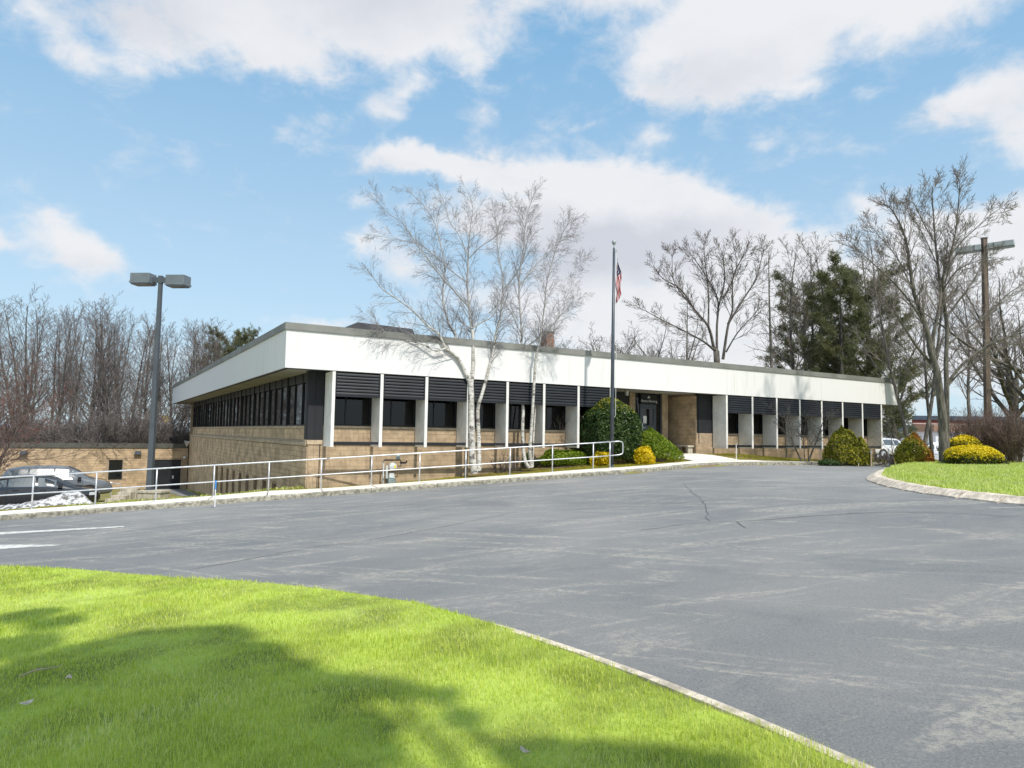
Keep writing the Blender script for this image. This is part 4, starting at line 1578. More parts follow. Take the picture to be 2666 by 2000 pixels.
AX = thing('annex_building', 'single storey tan block annex with flat roof at the lower car park', 'building', O0, rad(90) - A1)
AV = 38.0
dL, dT = onface(401, 1197, AV)
dR, dB = onface(468, 1275, AV)
wL, wT = onface(284, 1197.5, AV)
wR, wB = onface(317, 1249, AV)
aw = MB()
zt, zg = .1, -3.6
aw.box(-40, wL, AV, AV + .25, zg, zt).box(wL, wR, AV, AV + .25, zg, wB).box(wL, wR, AV, AV + .25, wT, zt).box(wR, dL, AV, AV + .25, zg, zt).box(dL, dR, AV, AV + .25, dT, zt).box(dR, 1.05, AV, AV + .25, zg, zt)
aw.box(-40, -39.8, AV + .25, AV + 18, zg, zt).box(-40, 1.0, AV + 18, AV + 18.2, zg, zt)
aw.obj('wall', M_MORTAR, AX)
ab = MB()
r = 0
z = .085
while z > zg:
    z -= .2
    u = -26 - (BW / 2 if r % 2 else 0)
    while u < 1.0:
        a, b = u, min(u + BW, 1.04) - .01
        ok = not (b > wL - .02 and a < wR + .02 and z + .19 > wB and z < wT) and not (b > dL - .02 and a < dR + .02 and z < dT)
        if ok and b - a > .05:
            ab.box(a, b, AV - lrng.uniform(.012, .03), AV - .001, z, z + .186)
        u += BW
    r += 1
o = ab.obj('block_courses', mat('annex_block', (0.50, 0.37, 0.235), 0.9, 0.14, 1.4, 0.5, 45), AX)
o['kind'] = 'stuff'
for j in range(11):
    a, b = -40 + 41 * j / 11, -40 + 41 * (j + 1) / 11
    MB().box(a, b - .01, AV - .1, AV + .3, zt + .002, zt + .36).obj('coping', mat('annex_coping', (0.09, 0.09, 0.075), .6, .1), AX)
MB().box(-39.7, 1, AV + .32, AV + 18, zt + .1, zt + .2).obj('roof', M_ROOF, AX)
wn = MB().box(wL, wL + .07, AV + .04, AV + .14, wB, wT).box(wR - .07, wR, AV + .04, AV + .14, wB, wT).box(wL + .07, wR - .07, AV + .04, AV + .14, wT - .07, wT).box(wL + .07, wR - .07, AV + .04, AV + .14, wB, wB + .07).obj('window', M_DARK, AX)
MB().box(wL + .07, wR - .07, AV + .08, AV + .09, wB + .07, wT - .07).obj('pane', M_RIBG, wn)
dd = MB().box(dL, dR, AV + .05, AV + .15, dB - .3, dT).box((dL + dR) / 2 - .01, (dL + dR) / 2 + .01, AV + .03, AV + .05, dB, dT).obj('door', M_DARK, AX)
hx = dL + (dR - dL) * .72
MB().box(hx - .06, hx + .06, AV + .02, AV + .05, dB + .9, dB + 1.15).obj('handle', M_WPAINT, dd)
for px in (62, 359):
    u_, z_ = onface(px, 1179, AV)
    MB().prism([(u_ - .25, AV - .3), (u_ + .25, AV - .3), (u_ + .25, AV - .03), (u_ - .25, AV - .03)], z_ - .12, z_ + .14, .8).obj('wall_light', M_POLE, AX)
u_, z_ = onface(480, 1194, AV)
MB().lathe([(.05, 0), (.11, .04), (.11, .14), (.03, .2)], 12, (u_, AV - .15, z_)).obj('camera', M_WPAINT, AX)

# ================================================================== STREET FURNITURE
rl = thing('railing', 'galvanised two-rail pedestrian railing along the back of the sidewalk', 'railing')


def rp(i, h):
    x, y = rail_pt(i)
    return Vector((x, y, float(walkz(np.float64(x), np.float64(y))) + h))


IE = 11.42
top = [rp(i, 1.07) for i in np.arange(-6, IE + .01, .5)] + [rp(IE, 1.07)]
e0, e1 = rp(IE + .33, 1.04), rp(IE + .33, .53)
loop = [rp(IE, 1.07), rp(IE + .24, 1.075), rp(IE + .31, 1.04), rp(IE + .33, .97), rp(IE + .33, .62), rp(IE + .31, .55), rp(IE + .24, .515), rp(IE, .5)]
MB().tube(top, .026, 8).obj('top_rail', M_GALV, rl, True)
MB().tube([rp(i, .5) for i in np.arange(-6, IE + .01, .5)] + [rp(IE, .5)], .022, 8).obj('mid_rail', M_GALV, rl, True)
MB().tube(loop, .025, 8).obj('end_loop', M_GALV, rl, True)
for i in list(range(-6, 12)) + [IE]:
    mb = MB().tube([rp(i, -.05), rp(i, 1.055)], .026, 8)
    mb.lathe([(.055, -.002), (.055, .012), (.03, .02)], 10, rp(i, 0))
    mb.obj('post', M_GALV, rl, True)


def shoebox(parent, cx, cy, cz, L, Wd, Hh, ax, mcol, name='lamp_head'):
    """rectangular luminaire with a skirt and sloped lens below; long side along ax"""
    h = MB()
    h.bbox(-L / 2, L / 2, -Wd / 2, Wd / 2, 0, Hh, .02)
    h.box(-L / 2 - .012, L / 2 + .012, -Wd / 2 - .012, Wd / 2 + .012, -.03, .05)
    o_ = h.obj(name, mcol, parent)
    o_.location = (cx, cy, cz)
    o_.rotation_euler = (0, 0, ax)
    ln = MB().prism([(-L / 2 + .03, -Wd / 2 + .03), (L / 2 - .03, -Wd / 2 + .03), (L / 2 - .03, Wd / 2 - .03), (-L / 2 + .03, Wd / 2 - .03)], -.075, -.031).obj('lens', M_LENS, o_)
    return o_


# left lamp post on its concrete base
pb_ = at(389, 1277, 25.4)
gz = g1(-12.88, 25.2)
bl = thing('concrete_block', 'stained concrete block base at the foot of the tall lamp post', 'concrete base', (-12.88, 25.25, gz), rad(-3))
zt_ = at(389, 1277, 25.2).z - gz
MB().bbox(-.42, .42, -.32, .32, -.2, zt_ - .07, .02).obj('body', M_CONC2, bl)
MB().bbox(-.45, .45, -.35, .35, zt_ - .068, zt_, .02).obj('cap', M_CONC2, bl)
lp = thing('lamp_post', 'slim grey lamp post with two boxy heads standing behind the railing', 'lamp post', (-13.14, 25.45, gz + zt_), 0)
hp = 7.62
MB().add(*(lambda a, b: ([(-a, -a, 0), (a, -a, 0), (a, a, 0), (-a, a, 0), (-b, -b, hp), (b, -b, hp), (b, b, hp), (-b, b, hp)], [(0, 3, 2, 1), (4, 5, 6, 7), (0, 1, 5, 4), (1, 2, 6, 5), (2, 3, 7, 6), (3, 0, 4, 7)]))(.095, .06)).box(-.15, .15, -.15, .15, .002, .03).obj('pole', M_LAMPG, lp)
MB().bbox(-.075, .075, -.075, .075, hp + .002, hp + .28, .01).obj('pole_cap', M_LAMPG, lp)
AXL = rad(-5)
MB().box(-.42, -.076, -.05, .05, hp + .03, hp + .22).box(.076, .36, -.05, .05, hp + .03, hp + .22).obj('arm', M_LAMPG, lp)
shoebox(lp, -.66, 0.02, hp - .0, .74, .5, .34, AXL, M_LAMPH)
shoebox(lp, .66, -0.02, hp - .06, .72, .5, .34, AXL, M_LAMPH)

# right lamp post
gx = g1(26.1, 38)
lp2 = thing('lamp_post', 'brown weathered timber lamp post with two pale flat heads above the bare thicket', 'lamp post', (26.1, 38, gx), 0)
hp = at(2567, 622, 38).z - gx
lean_ = (26.38 - 26.22) / 11.3 * hp
MB().add([(-.14, -.14, -.3), (.14, -.14, -.3), (.14, .14, -.3), (-.14, .14, -.3), (-.11 + lean_, -.11, hp), (.11 + lean_, -.11, hp), (.11 + lean_, .11, hp), (-.11 + lean_, .11, hp)], [(0, 3, 2, 1), (4, 5, 6, 7), (0, 1, 5, 4), (1, 2, 6, 5), (2, 3, 7, 6), (3, 0, 4, 7)]).obj('pole', M_WOOD, lp2)
MB().box(lean_ - .135, lean_ + .135, -.135, .135, hp + .001, hp + .05).obj('pole_cap', M_POLE, lp2)
for s in (-1, 1):
    ar = rad(-42)
    o_ = shoebox(lp2, lean_ + s * .56, -s * .50, hp - .60, 1.22, .5, .27, ar, M_LAMPL)
    MB().box(-.02, .02, -.262, .262, -.031, .265).obj('seam', M_LAMPG, o_).location = (-.3 * s, 0, 0)

# flagpole and flag
fp = at(1592, 1222, 29.2)
fz = g1(fp.x, fp.y)
fpz = thing('flagpole', 'tall dark flagpole with a ball on top beside the big round shrub', 'flagpole', (fp.x, fp.y, fz))
hf = at(1603, 648, 29.2).z - fz
tilt = .06
MB().tube([(0, 0, -.2), (tilt * .5, 0, hf * .5), (tilt, 0, hf)], [.088, .075, .05], 14).obj('pole', M_POLE, fpz, True)
MB().lathe([(.14, -.02), (.14, .05), (.10, .09), (.09, .16)], 16).obj('base_collar', M_POLE, fpz)
MB().lathe([(.05, 0), (.025, .08), (.018, .16), (.05, .185), (.085, .23), (.098, .29), (.085, .35), (.04, .385), (.005, .39)], 14, (tilt, 0, hf)).obj('ball_finial', M_LAMPL, fpz, True)
MB().box(tilt + .03, tilt + .13, -.03, .03, hf - .14, hf - .04).obj('pulley', M_LAMPL, fpz)
MB().tube([(tilt + .10, -.02, hf - .1), (tilt + .13, -.03, hf * .7), (.16, -.03, 3.2), (.15, -.03, 2.2), (.10, -.05, 2.12)], .008, 5).obj('halyard', M_WPAINT, fpz)
MB().box(.05, .12, -.02, .02, 1.6, 1.66).obj('cleat', M_POLE, fpz)
# limp flag: hoist edge up the halyard, the fly hanging down in folds
fl_z1 = at(1609, 668, 29.2).z
fl_h = fl_z1 - at(1609, 797, 29.2).z
nu, nv = 40, 20
vs, uvs = [], []
for i in range(nu + 1):
    a = i / nu                    # along the fly, hanging
    for j in range(nv + 1):
        b = j / nv                # along the hoist
        wd = .05 + .22 * min(1, a * 1.7) * (1 - .25 * a)
        x = .05 + wd * (.5 - .5 * math.cos(b * math.pi * 1.0)) * .9 + .03 * math.sin(a * 11 + b * 3)
        y_ = .10 * math.sin(b * math.pi * 5 + a * 4) * (.3 + a * .7)
        z_ = -fl_h * (.22 * (1 - b) + (.78) * a) - .05 * math.sin(b * 6 + a * 5) * a + .08 * b * a
        vs.append((x, y_, z_))
        uvs.append((a, b))
fs = [(i * (nv + 1) + j, (i + 1) * (nv + 1) + j, (i + 1) * (nv + 1) + j + 1, i * (nv + 1) + j + 1) for i in range(nu) for j in range(nv)]
me = bpy.data.meshes.new('flag')
me.from_pydata(vs, [], fs)
uvl = me.uv_layers.new(name='UVMap')
for lp_ in me.loops:
    uvl.data[lp_.index].uv = uvs[lp_.vertex_index]
for p in me.polygons:
    p.use_smooth = True
flag = link('flag', me, flagmat())
flag.location = (fp.x + tilt + .05, fp.y - .02, fl_z1)
tag(flag, 'limp stars and stripes flag hanging in folds from the flagpole', 'flag')


# driveway markers
def stake(px, py0, py1, dist, label, w=.035, parts=None, m=M_WPAINT):
    b_ = at(px, py1, dist)
    t_ = at(px, py0, dist)
    z0 = g1(b_.x, b_.y)
    h_ = max(.4, t_.z - (b_.z if parts else z0))
    s_ = thing('marker_stake', label, 'marker stake', (b_.x, b_.y, z0))
    if parts:
        MB().tube([(0, 0, -.1), (0, 0, h_ * parts)], w / 2, 6).obj('shaft', m, s_)
        MB().tube([(0, 0, h_ * parts + .001), (0, 0, h_)], w / 2 + .006, 6).obj('blue_top', M_BLUE, s_)
    else:
        MB().tube([(0, 0, -.1), (0, 0, h_ - .12)], w / 2, 6).obj('shaft', m, s_)
        MB().tube([(0, 0, h_ - .119), (0, 0, h_)], w / 2 + .008, 6).obj('reflector', M_LAMPL, s_)
    return s_


p_ = hit(559.5, 1311, dz=.15)
sk_ = stake(559.5, 1251, 1311, p_.y, 'white stake with a blue top at the edge of the sidewalk', .035, .62)
sk_.location.z = p_.z
stake(1917, 1152, 1190, 33.6, 'thin white marker stake in the grass by the first bay right of the entrance')
stake(2136, 1166, 1200, 35.2, 'thin white marker stake in front of the bare ornamental tree')
stake(2235, 1176, 1210, 34.0, 'thin marker stake in front of the smaller olive cone shrub')
stake(2268, 1174, 1211, 34.4, 'thick pale wooden marker stake between the olive shrub and brown brush', .07, m=M_LEDGE)
stake(2314.5, 1168, 1216, 34.4, 'thin grey marker stake beside the leafless sapling')

# small railing by the lower steps
sr = thing('step_railing', 'small pale steel handrail on the grass bank by the annex window', 'handrail', (0, 0, 0))
a_, b_ = at(290, 1268, 44), at(314, 1271, 44)
za, zb_ = g1(a_.x, a_.y), g1(b_.x, b_.y)
ht = .85
MB().tube([(a_.x - 1.0, a_.y - .5, za + ht + .12), (a_.x, a_.y, za + ht), (b_.x, b_.y, zb_ + ht - .1), (b_.x, b_.y, zb_ + .2)], .03, 6).obj('rail', M_GALV, sr)
MB().tube([(a_.x, a_.y, za - .1), (a_.x, a_.y, za + ht)], .03, 6).obj('post', M_GALV, sr)
MB().tube([(b_.x, b_.y, zb_ - .1), (b_.x, b_.y, zb_ + .2)], .03, 6).obj('post', M_GALV, sr)
# concrete steps down to the cars
cs = thing('steps', 'grey concrete steps beside the nose of the black car', 'steps', (0, 0, 0))
c0 = at(268, 1311, 27.0)
zz = g1(c0.x, c0.y)
for k in range(5):
    MB().box(c0.x - .15 + .05 * k, c0.x + .42 + .05 * k, c0.y + .3 * k, c0.y + .3 * k + .29, zz - .6, zz + .12 + .11 * k).obj('step', M_CONC2, cs)

# ================================================================== VEHICLES
def car(name, label, cat, loc, rz, paint, kind='sedan', group=None):
    """front of the car along local +x, origin on the ground amidships"""
    root = thing(name, label, cat, loc, rz, group)
    # stations: x, zbottom, zbelt, zroof, half widths low/belt/roof
    if kind == 'sedan':
        St = [(-2.42, .42, .72, .72, .70, .72, .60), (-2.34, .30, .92, .92, .80, .82, .70), (-2.1, .22, .97, .98, .86, .88, .74), (-1.75, .2, .96, 1.06, .90, .91, .66),
              (-1.25, .19, .94, 1.30, .915, .92, .60), (-.75, .18, .93, 1.42, .92, .925, .585), (-.2, .18, .92, 1.455, .92, .93, .58), (.3, .18, .915, 1.43, .92, .93, .585),
              (.75, .18, .91, 1.30, .92, .925, .61), (1.2, .18, .905, 1.06, .92, .92, .68), (1.45, .19, .90, .93, .915, .915, .72), (1.95, .20, .82, .84, .90, .88, .70), (2.25, .23, .70, .73, .84, .80, .62), (2.42, .34, .55, .58, .70, .66, .5)]
        WB, wr, gl = 1.42, .335, (3, 9)
    elif kind == 'suv':
        St = [(-2.35, .45, .85, .85, .78, .78, .7), (-2.3, .34, 1.05, 1.30, .86, .86, .68), (-2.12, .30, 1.07, 1.60, .91, .91, .66), (-1.6, .28, 1.06, 1.70, .93, .94, .65), (-.9, .27, 1.05, 1.74, .94, .95, .64), (-.2, .27, 1.04, 1.74, .94, .95, .635),
              (.4, .27, 1.03, 1.69, .94, .95, .64), (.85, .27, 1.03, 1.48, .94, .945, .66), (1.3, .27, 1.03, 1.14, .94, .94, .72), (1.55, .28, 1.02, 1.05, .93, .93, .76), (2.0, .30, .95, .98, .91, .90, .74), (2.25, .33, .82, .86, .86, .83, .68), (2.38, .42, .66, .7, .74, .70, .56)]
        WB, wr, gl = 1.38, .365, (1, 8)
    else:  # van
        St = [(-2.6, .45, 1.0, 1.9, .85, .86, .76), (-2.55, .35, 1.05, 2.0, .92, .93, .80), (-1.9, .32, 1.06, 2.06, .95, .96, .82), (-.9, .3, 1.06, 2.08, .95, .96, .82), (0, .3, 1.06, 2.08, .95, .96, .82), (.7, .3, 1.06, 2.04, .95, .96, .81),
              (1.2, .3, 1.05, 1.85, .95, .955, .78), (1.65, .3, 1.05, 1.45, .95, .95, .76), (1.95, .31, 1.04, 1.12, .94, .93, .76), (2.35, .33, .95, .99, .90, .88, .72), (2.55, .42, .72, .76, .78, .74, .6)]
        WB, wr, gl = 1.6, .36, (5, 8)
    V, F = [], []
    rings = []
    for (x, zb, zbe, zr, wl, wb, wr2) in St:
        zc = zb + (zbe - zb) * .55
        ring = [(x, wl * .86, zb), (x, wl, zb + .10), (x, wb * 1.01, zc), (x, wb, zbe), (x, wr2 + (wb - wr2) * .12, zbe + (zr - zbe) * .84), (x, wr2 * .86, zr - .012), (x, 0, zr)]
        ring = ring + [(a, -b, c) for a, b, c in ring[-2::-1]]
        rings.append(ring)
    k = len(rings[0])
    mb = MB()
    vs = [p for r_ in rings for p in r_]
    fs = [(i * k + j, (i + 1) * k + j, (i + 1) * k + j + 1, i * k + j + 1) for i in range(len(St) - 1) for j in range(k - 1)]
    fs += [(i * k + k - 1, (i + 1) * k + k - 1, (i + 1) * k, i * k) for i in range(len(St) - 1)]
    fs += [tuple(range(k)), tuple(range(len(vs) - 1, len(vs) - k - 1, -1))]
    mb.add(vs, fs)
    body = mb.obj('body', paint, root, True)
    # side windows between belt and roof rail
    def interp(x):
        for a, b in zip(St, St[1:]):
            if a[0] <= x <= b[0]:
                f = (x - a[0]) / (b[0] - a[0])
                return [p + (q - p) * f for p, q in zip(a, b)]
    g0, g1_ = St[gl[0]][0], St[gl[1]][0]
    if kind == 'van':
        cuts = [(.75, 1.55)]
    elif kind == 'sedan':
        cuts = [(-1.52, -.98), (-.93, .02), (.1, 1.02)]
    else:
        cuts = [(-2.05, -1.25), (-1.18, -.2), (-.12, .98)]
    for s in (1, -1):
        for a, b in cuts:
            n_ = 6
            pts = []
            for q in range(n_ + 1):
                x = a + (b - a) * q / n_
                _, zb, zbe, zr, wl, wb, wr2 = interp(x)
                lo_ = .10
                hi_ = .80
                if zr - zbe < .12:
                    hi_ = lo_ + .02
                yl = wb + (wr2 + (wb - wr2) * .12 - wb) * (lo_ / .84) + .006
                yh = wb + (wr2 + (wb - wr2) * .12 - wb) * (hi_ / .84) + .006
                pts.append(((x, s * yl, zbe + (zr - zbe) * lo_), (x, s * yh, zbe + (zr - zbe) * hi_)))
            w_ = MB()
            w_.add([p for pr in pts for p in pr], [((2 * q, 2 * q + 2, 2 * q + 3, 2 * q + 1) if s < 0 else (2 * q + 1, 2 * q + 3, 2 * q + 2, 2 * q)) for q in range(n_)])
            w_.obj('window', M_CARG, root)
        # door handle, mirror
        for hx in ((-.75, .2) if kind != 'van' else (.3,)):
            _, zb, zbe, zr, wl, wb, wr2 = interp(hx)
            MB().box(hx, hx + .2, s * (wb + .0) - .02, s * (wb + .0) + .02, zbe - .11, zbe - .075).obj('handle', M_DARK, root)
        mx_ = .92 if kind != 'van' else 1.5
        _, zb, zbe, zr, wl, wb, wr2 = interp(mx_)
        MB().prism([(mx_ - .09, s * (wb + .02) - .11), (mx_ + .08, s * (wb + .02) - .09), (mx_ + .08, s * (wb + .02) + .09), (mx_ - .09, s * (wb + .02) + .11)], zbe + .0, zbe + .16, .85).obj('mirror', M_DARK, root)
        hl = St[-2]
        MB().prism([(hl[0] - .26, s * hl[4] * .98 - .06), (hl[0] - .02, s * hl[4] * .86 - .10), (hl[0] + .04, s * hl[4] * .80), (hl[0] - .2, s * hl[4] * 1.0 + .02 * s)], hl[2] - .14, hl[2] - .01, .9).obj('headlight', M_HEADL, root)
        tl = St[1]
        MB().box(tl[0] - .03, tl[0] + .1, s * tl[4] * .9 - .1, s * tl[4] * .9 + .1, tl[2] - .2, tl[2] - .06).obj('tail_light', M_SIGNR, root)
        for wx in (-WB, WB):
            # dark arch and wheel
            ar = MB().lathe([(wr + .06, -.012), (wr + .06, .012)], 20).obj('wheel_arch', M_TYRE, root)
            _, zb, zbe, zr, wl, wb, wr2 = interp(wx)
            ar.rotation_euler = (rad(90), 0, 0)
            ar.location = (wx, s * (wb * 1.003), wr + .02)
            tyre = MB().lathe([(wr * .62, -.11), (wr * .93, -.115), (wr, -.08), (wr, .08), (wr * .93, .115), (wr * .62, .11)], 24).obj('wheel', M_TYRE, root, True)
            tyre.rotation_euler = (rad(90), 0, 0)
            tyre.location = (wx, s * (wb - .075), wr)
            rm = MB().lathe([(wr * .66, -.118), (wr * .62, -.095), (wr * .2, -.10), (.05, -.115)] if s > 0 else [(.05, .115), (wr * .2, .10), (wr * .62, .095), (wr * .66, .118)], 24)
            for q in range(5):
                a0 = q * 2 * math.pi / 5
                rm.tube([(.04 * math.cos(a0), .04 * math.sin(a0), -s * .118), (wr * .62 * math.cos(a0), wr * .62 * math.sin(a0), -s * .118)], .028, 4)
            rm.obj('rim', M_RIM, tyre)
    # windscreen and rear glass
    def crossglass(ia, ib, nm):
        a, b = St[ia], St[ib]
        def pt(st, w, t):
            x, zb, zbe, zr, wl, wb, wr2 = st
            return (x, w * wr2 * .84, zr + .006)
        n_ = [St[i] for i in range(ia, ib + 1)]
        w_ = MB()
        vs = [pt(st, s, 0) for st in n_ for s in (-1, 0, 1)]
        w_.add(vs, [(3 * i + j, 3 * i + 3 + j, 3 * i + 4 + j, 3 * i + 1 + j) for i in range(len(n_) - 1) for j in (0, 1)])
        w_.obj(nm, M_CARG, root)
    if kind == 'sedan':
        crossglass(7, 10, 'windscreen')
        crossglass(3, 5, 'rear_window')
    elif kind == 'suv':
        crossglass(6, 9, 'windscreen')
    else:
        crossglass(5, 8, 'windscreen')
    # doors' shut lines and sill
    for s in (1, -1):
        for dx in ((-.95, .05, 1.05) if kind != 'van' else (-.3, .65, 1.65)):
            _, zb, zbe, zr, wl, wb, wr2 = interp(dx)
            MB().tube([(dx, s * (wl + .002), zb + .12), (dx, s * (wb * 1.01 + .001), zb + (zbe - zb) * .55), (dx, s * (wb + .001), zbe)], .006, 4).obj('shut_line', M_DARK, root)
    return root


CA = rad(90) - A1
cz1 = at(100, 1319, 30.4).z
cc = at(92, 1300, 30.4)
car('parked_car', 'black sedan parked nose in behind the snow heap, nearest the railing', 'car', (cc.x, cc.y, g1(cc.x, cc.y) - .05), CA, M_BLACKP, 'sedan')
c2 = at(150, 1290, 35.5)
car('parked_car', 'silver grey tall car parked beyond the black sedan', 'car', (c2.x, c2.y, g1(c2.x, c2.y) + .1), CA, M_GREYP, 'suv')
for px, dist, kd, pt, lab, rz in ((2316, 82, 'suv', M_WHITEP, 'white tall car far behind the last fin, upper of two', .3), (2312, 62, 'suv', M_WHITEP, 'white car behind the low brown brush by the last fin', .25),
                              (2338, 90, 'sedan', M_WHITEP, 'white low car far off below the round red sign', .2)):
    q = at(px, 1180, dist)
    car('parked_car', lab, 'car', (q.x, q.y, g1(q.x, q.y)), rz, pt, kd)
q = at(2437, 1188, 96)
car('delivery_van', 'white van parked far off between the rust cone shrub and the big tree', 'van', (q.x, q.y, g1(q.x, q.y)), rad(180), M_WHITEP, 'van')

# heap of dirty snow by the black car
sp_ = [at(-60, 1345, 23.6), at(60, 1345, 23.8), at(150, 1342, 24.4), at(262, 1318, 25.0), at(240, 1310, 27.0), at(120, 1315, 26.8), at(-60, 1325, 26.0)]
snow_poly = [(p.x, p.y) for p in sp_]
cx_, cy_ = at(188, 1300, 25.4).x, at(188, 1300, 25.4).y


def snowz(x, y):
    edge = np.full(np.shape(x), 9.0)
    for (a, b), (c, d) in zip(snow_poly, snow_poly[1:] + snow_poly[:1]):
        l = math.hypot(c - a, d - b)
        t = np.clip(((x - a) * (c - a) + (y - b) * (d - b)) / l ** 2, 0, 1)
        edge = np.minimum(edge, np.hypot(x - a - t * (c - a), y - b - t * (d - b)))
    h = np.minimum(edge * .55, .28) + .30 * np.exp(-((x - cx_) ** 2 + ((y - cy_) / .8) ** 2) / .9) * np.minimum(1, edge * 2)
    n_ = .035 * np.sin(x * 7 + 2 * np.sin(y * 5)) * np.sin(y * 8 + x * 3) + .015 * np.sin(x * 23 + y * 17)
    return GG(x, y) - .02 + h + n_ * np.minimum(1, edge * 3)


tag(sheet('snow', snow_poly, snowz, .12, M_SNOW), 'heap of dirty melting snow in front of the black sedan', 'snow heap')
# litter on the bank
q = at(335, 1268, 46)
lt = thing('litter', 'white and black rubbish lying on the grass bank left of the annex door', 'litter', (q.x, q.y, g1(q.x, q.y)))
for k, (x_, y_, s_) in enumerate([(-.6, .2, .3), (-.2, 0, .38), (.25, -.1, .3), (.6, -.3, .22)]):
    MB().prism([(x_ - s_ * .7, y_ - s_ * .4), (x_ + s_ * .6, y_ - s_ * .5), (x_ + s_ * .7, y_ + s_ * .4), (x_ - s_ * .5, y_ + s_ * .5)], 0.0, s_ * .6, .5).obj('scrap', M_WPAINT if k != 1 else M_DARK, lt)

# ================================================================== FAR BACKGROUND, RIGHT
def bands(root, x0, x1, y0, y1, spec):
    for nm, z0, z1, m, off in spec:
        MB().box(x0 - off, x1 + off, y0 - off, y1, z0, z1).obj(nm, m, root)


q = at(2366, 1160, 118)
zf = g1(q.x, q.y) - .6
wh = thing('warehouse', 'far white warehouse with a dark canopy band past the end of the office', 'building', (q.x, q.y, zf), rad(-3))
zt1 = at(2366, 1073, 118).z - zf
zc0, zc1 = at(2345, 1123, 118).z - zf, at(2345, 1108, 118).z - zf
MB().box(-26, .6, 0, 18, 0, zt1).obj('wall', M_FARW, wh)
MB().box(-26.2, .8, -.1, 18.2, zt1 + .002, zt1 + .25).obj('coping', M_LAMPL, wh)
MB().box(-26, .0, -2.2, -.002, zc0, zc1).obj('canopy', M_NAVY, wh)
for k in range(5):
    MB().box(-4.6 * k - 3.6, -4.6 * k - .9, -.06, -.003, .2, 2.6).obj('dock_door', M_LAMPL, wh)
q = at(2366, 1160, 138)
zf = g1(q.x, q.y) - .5
bb = thing('brick_office', 'far red brick two storey office with teal window bands behind the trees', 'building', (q.x, q.y, zf), rad(-4))
sc = lambda py: at(2430, py, 138).z - zf
MB().box(0, 34, .3, 16, 0, sc(1086)).obj('wall', M_TANB, bb)
for nm, pa_, pb_2, m, off in (('parapet', 1094, 1083, M_NAVY, .3), ('brick_band', 1103, 1095, M_REDB, .0), ('white_band', 1104.5, 1103.2, M_WPAINT, .04), ('brick_band', 1110.5, 1104.7, M_REDB, .0), ('brick_band', 1128.5, 1123.5, M_REDB, .0), ('white_band', 1133, 1129.5, M_WPAINT, .04), ('brick_band', 1139, 1134, M_REDB, 0.), ('white_band', 1151, 1148.5, M_WPAINT, .04)):
    MB().box(0 - off, 34 + off, .2 - off, .299, sc(pa_), sc(pb_2)).obj(nm, m, bb)
for (pa_, pb_2) in ((1122.5, 1111), (1148, 1140)):
    for k in range(9):
        w_ = MB().box(.5 + k * 3.7, 3.6 + k * 3.7, .22, .298, sc(pa_), sc(pb_2)).obj('window', M_WPAINT, bb)
        for j in range(3):
            MB().box(.56 + k * 3.7 + j * 1.01, 1.5 + k * 3.7 + j * 1.01, .18, .219, sc(pa_) + .06, sc(pb_2) - .06).obj('pane', M_TEAL, w_)
q = at(2570, 1100, 120)
lo = thing('long_shed', 'long low brown roofed building far behind the bare thicket', 'building', (q.x, q.y, g1(q.x, q.y) - .5))
MB().box(-9, 34, 0, 14, 0, 4.4).obj('wall', M_FARW, lo)
MB().box(-9.5, 34.5, -.5, 14.5, 4.402, 5.6).obj('roof', M_TANB, lo)
for px, dist, lab in ((2337.5, 104, 'round red no entry sign in front of the white warehouse'), (2448, 108, 'square white and red no entry sign beside the big tree trunk')):
    q = at(px, 1143 if px < 2400 else 1146, dist)
    z0 = g1(q.x, q.y)
    sgn = thing('no_entry_sign', lab, 'road sign', (q.x, q.y, z0))
    h_ = q.z - z0
    MB().tube([(0, .03, -.1), (0, .03, h_ + .3)], .035, 6).obj('post', M_GALV, sgn)
    if px > 2400:
        MB().box(-.36, .36, -.005, .012, h_ - .36, h_ + .36).obj('panel', M_WPAINT, sgn)
    dsc = MB().lathe([(.33, 0), (.33, .012)], 20).obj('disc', M_SIGNR, sgn)
    dsc.rotation_euler = (rad(90), 0, 0)
    dsc.location = (0, -.008, h_)
    MB().box(-.23, .23, -.035, -.022, h_ - .055, h_ + .055).obj('bar', M_WPAINT, sgn)
# far left: shed and sign among the trunks
q = at(113, 1148, 66)
sh = thing('shed', 'pale green metal shed roof showing above the annex parapet', 'shed', (q.x, q.y, q.z - 3.2), rad(6))
MB().box(-1.1, 1.1, 0, 3, 0, 3.15).obj('wall', M_DARK, sh)
MB().add([(-1.2, -.2, 3.152), (1.2, -.2, 3.152), (1.2, 3, 3.152), (-1.2, 3, 3.152), (-1.2, -.2, 3.35), (1.2, -.2, 3.35), (1.2, 1.4, 4.75), (-1.2, 1.4, 4.75), (1.2, 3, 3.35), (-1.2, 3, 3.35)],
         [(0, 3, 2, 1), (0, 1, 5, 4), (4, 5, 6, 7), (7, 6, 8, 9), (3, 9, 8, 2), (1, 2, 8, 6, 5), (0, 4, 7, 9, 3)]).obj('roof', M_SHED, sh)
MB().box(.7, 1.0, -.05, .05, 4.0, 4.4).obj('vent', M_WPAINT, sh)
q = at(429, 1092, 110)
ys = thing('roadside_sign', 'tiny yellow and red sign far off between the bare trunks', 'sign', (q.x, q.y, -3.2))
MB().tube([(0, .05, 0), (0, .05, q.z + 3.0)], .06, 6).obj('post', M_GALV, ys)
MB().box(-.65, .65, -.03, .03, q.z + 3.2 - .5, q.z + 3.2 + .6).obj('panel', M_YEL, ys)
MB().box(-.5, 0, -.05, -.031, q.z + 3.2 - .35, q.z + 3.2 + .1).obj('emblem', M_SIGNR, ys)

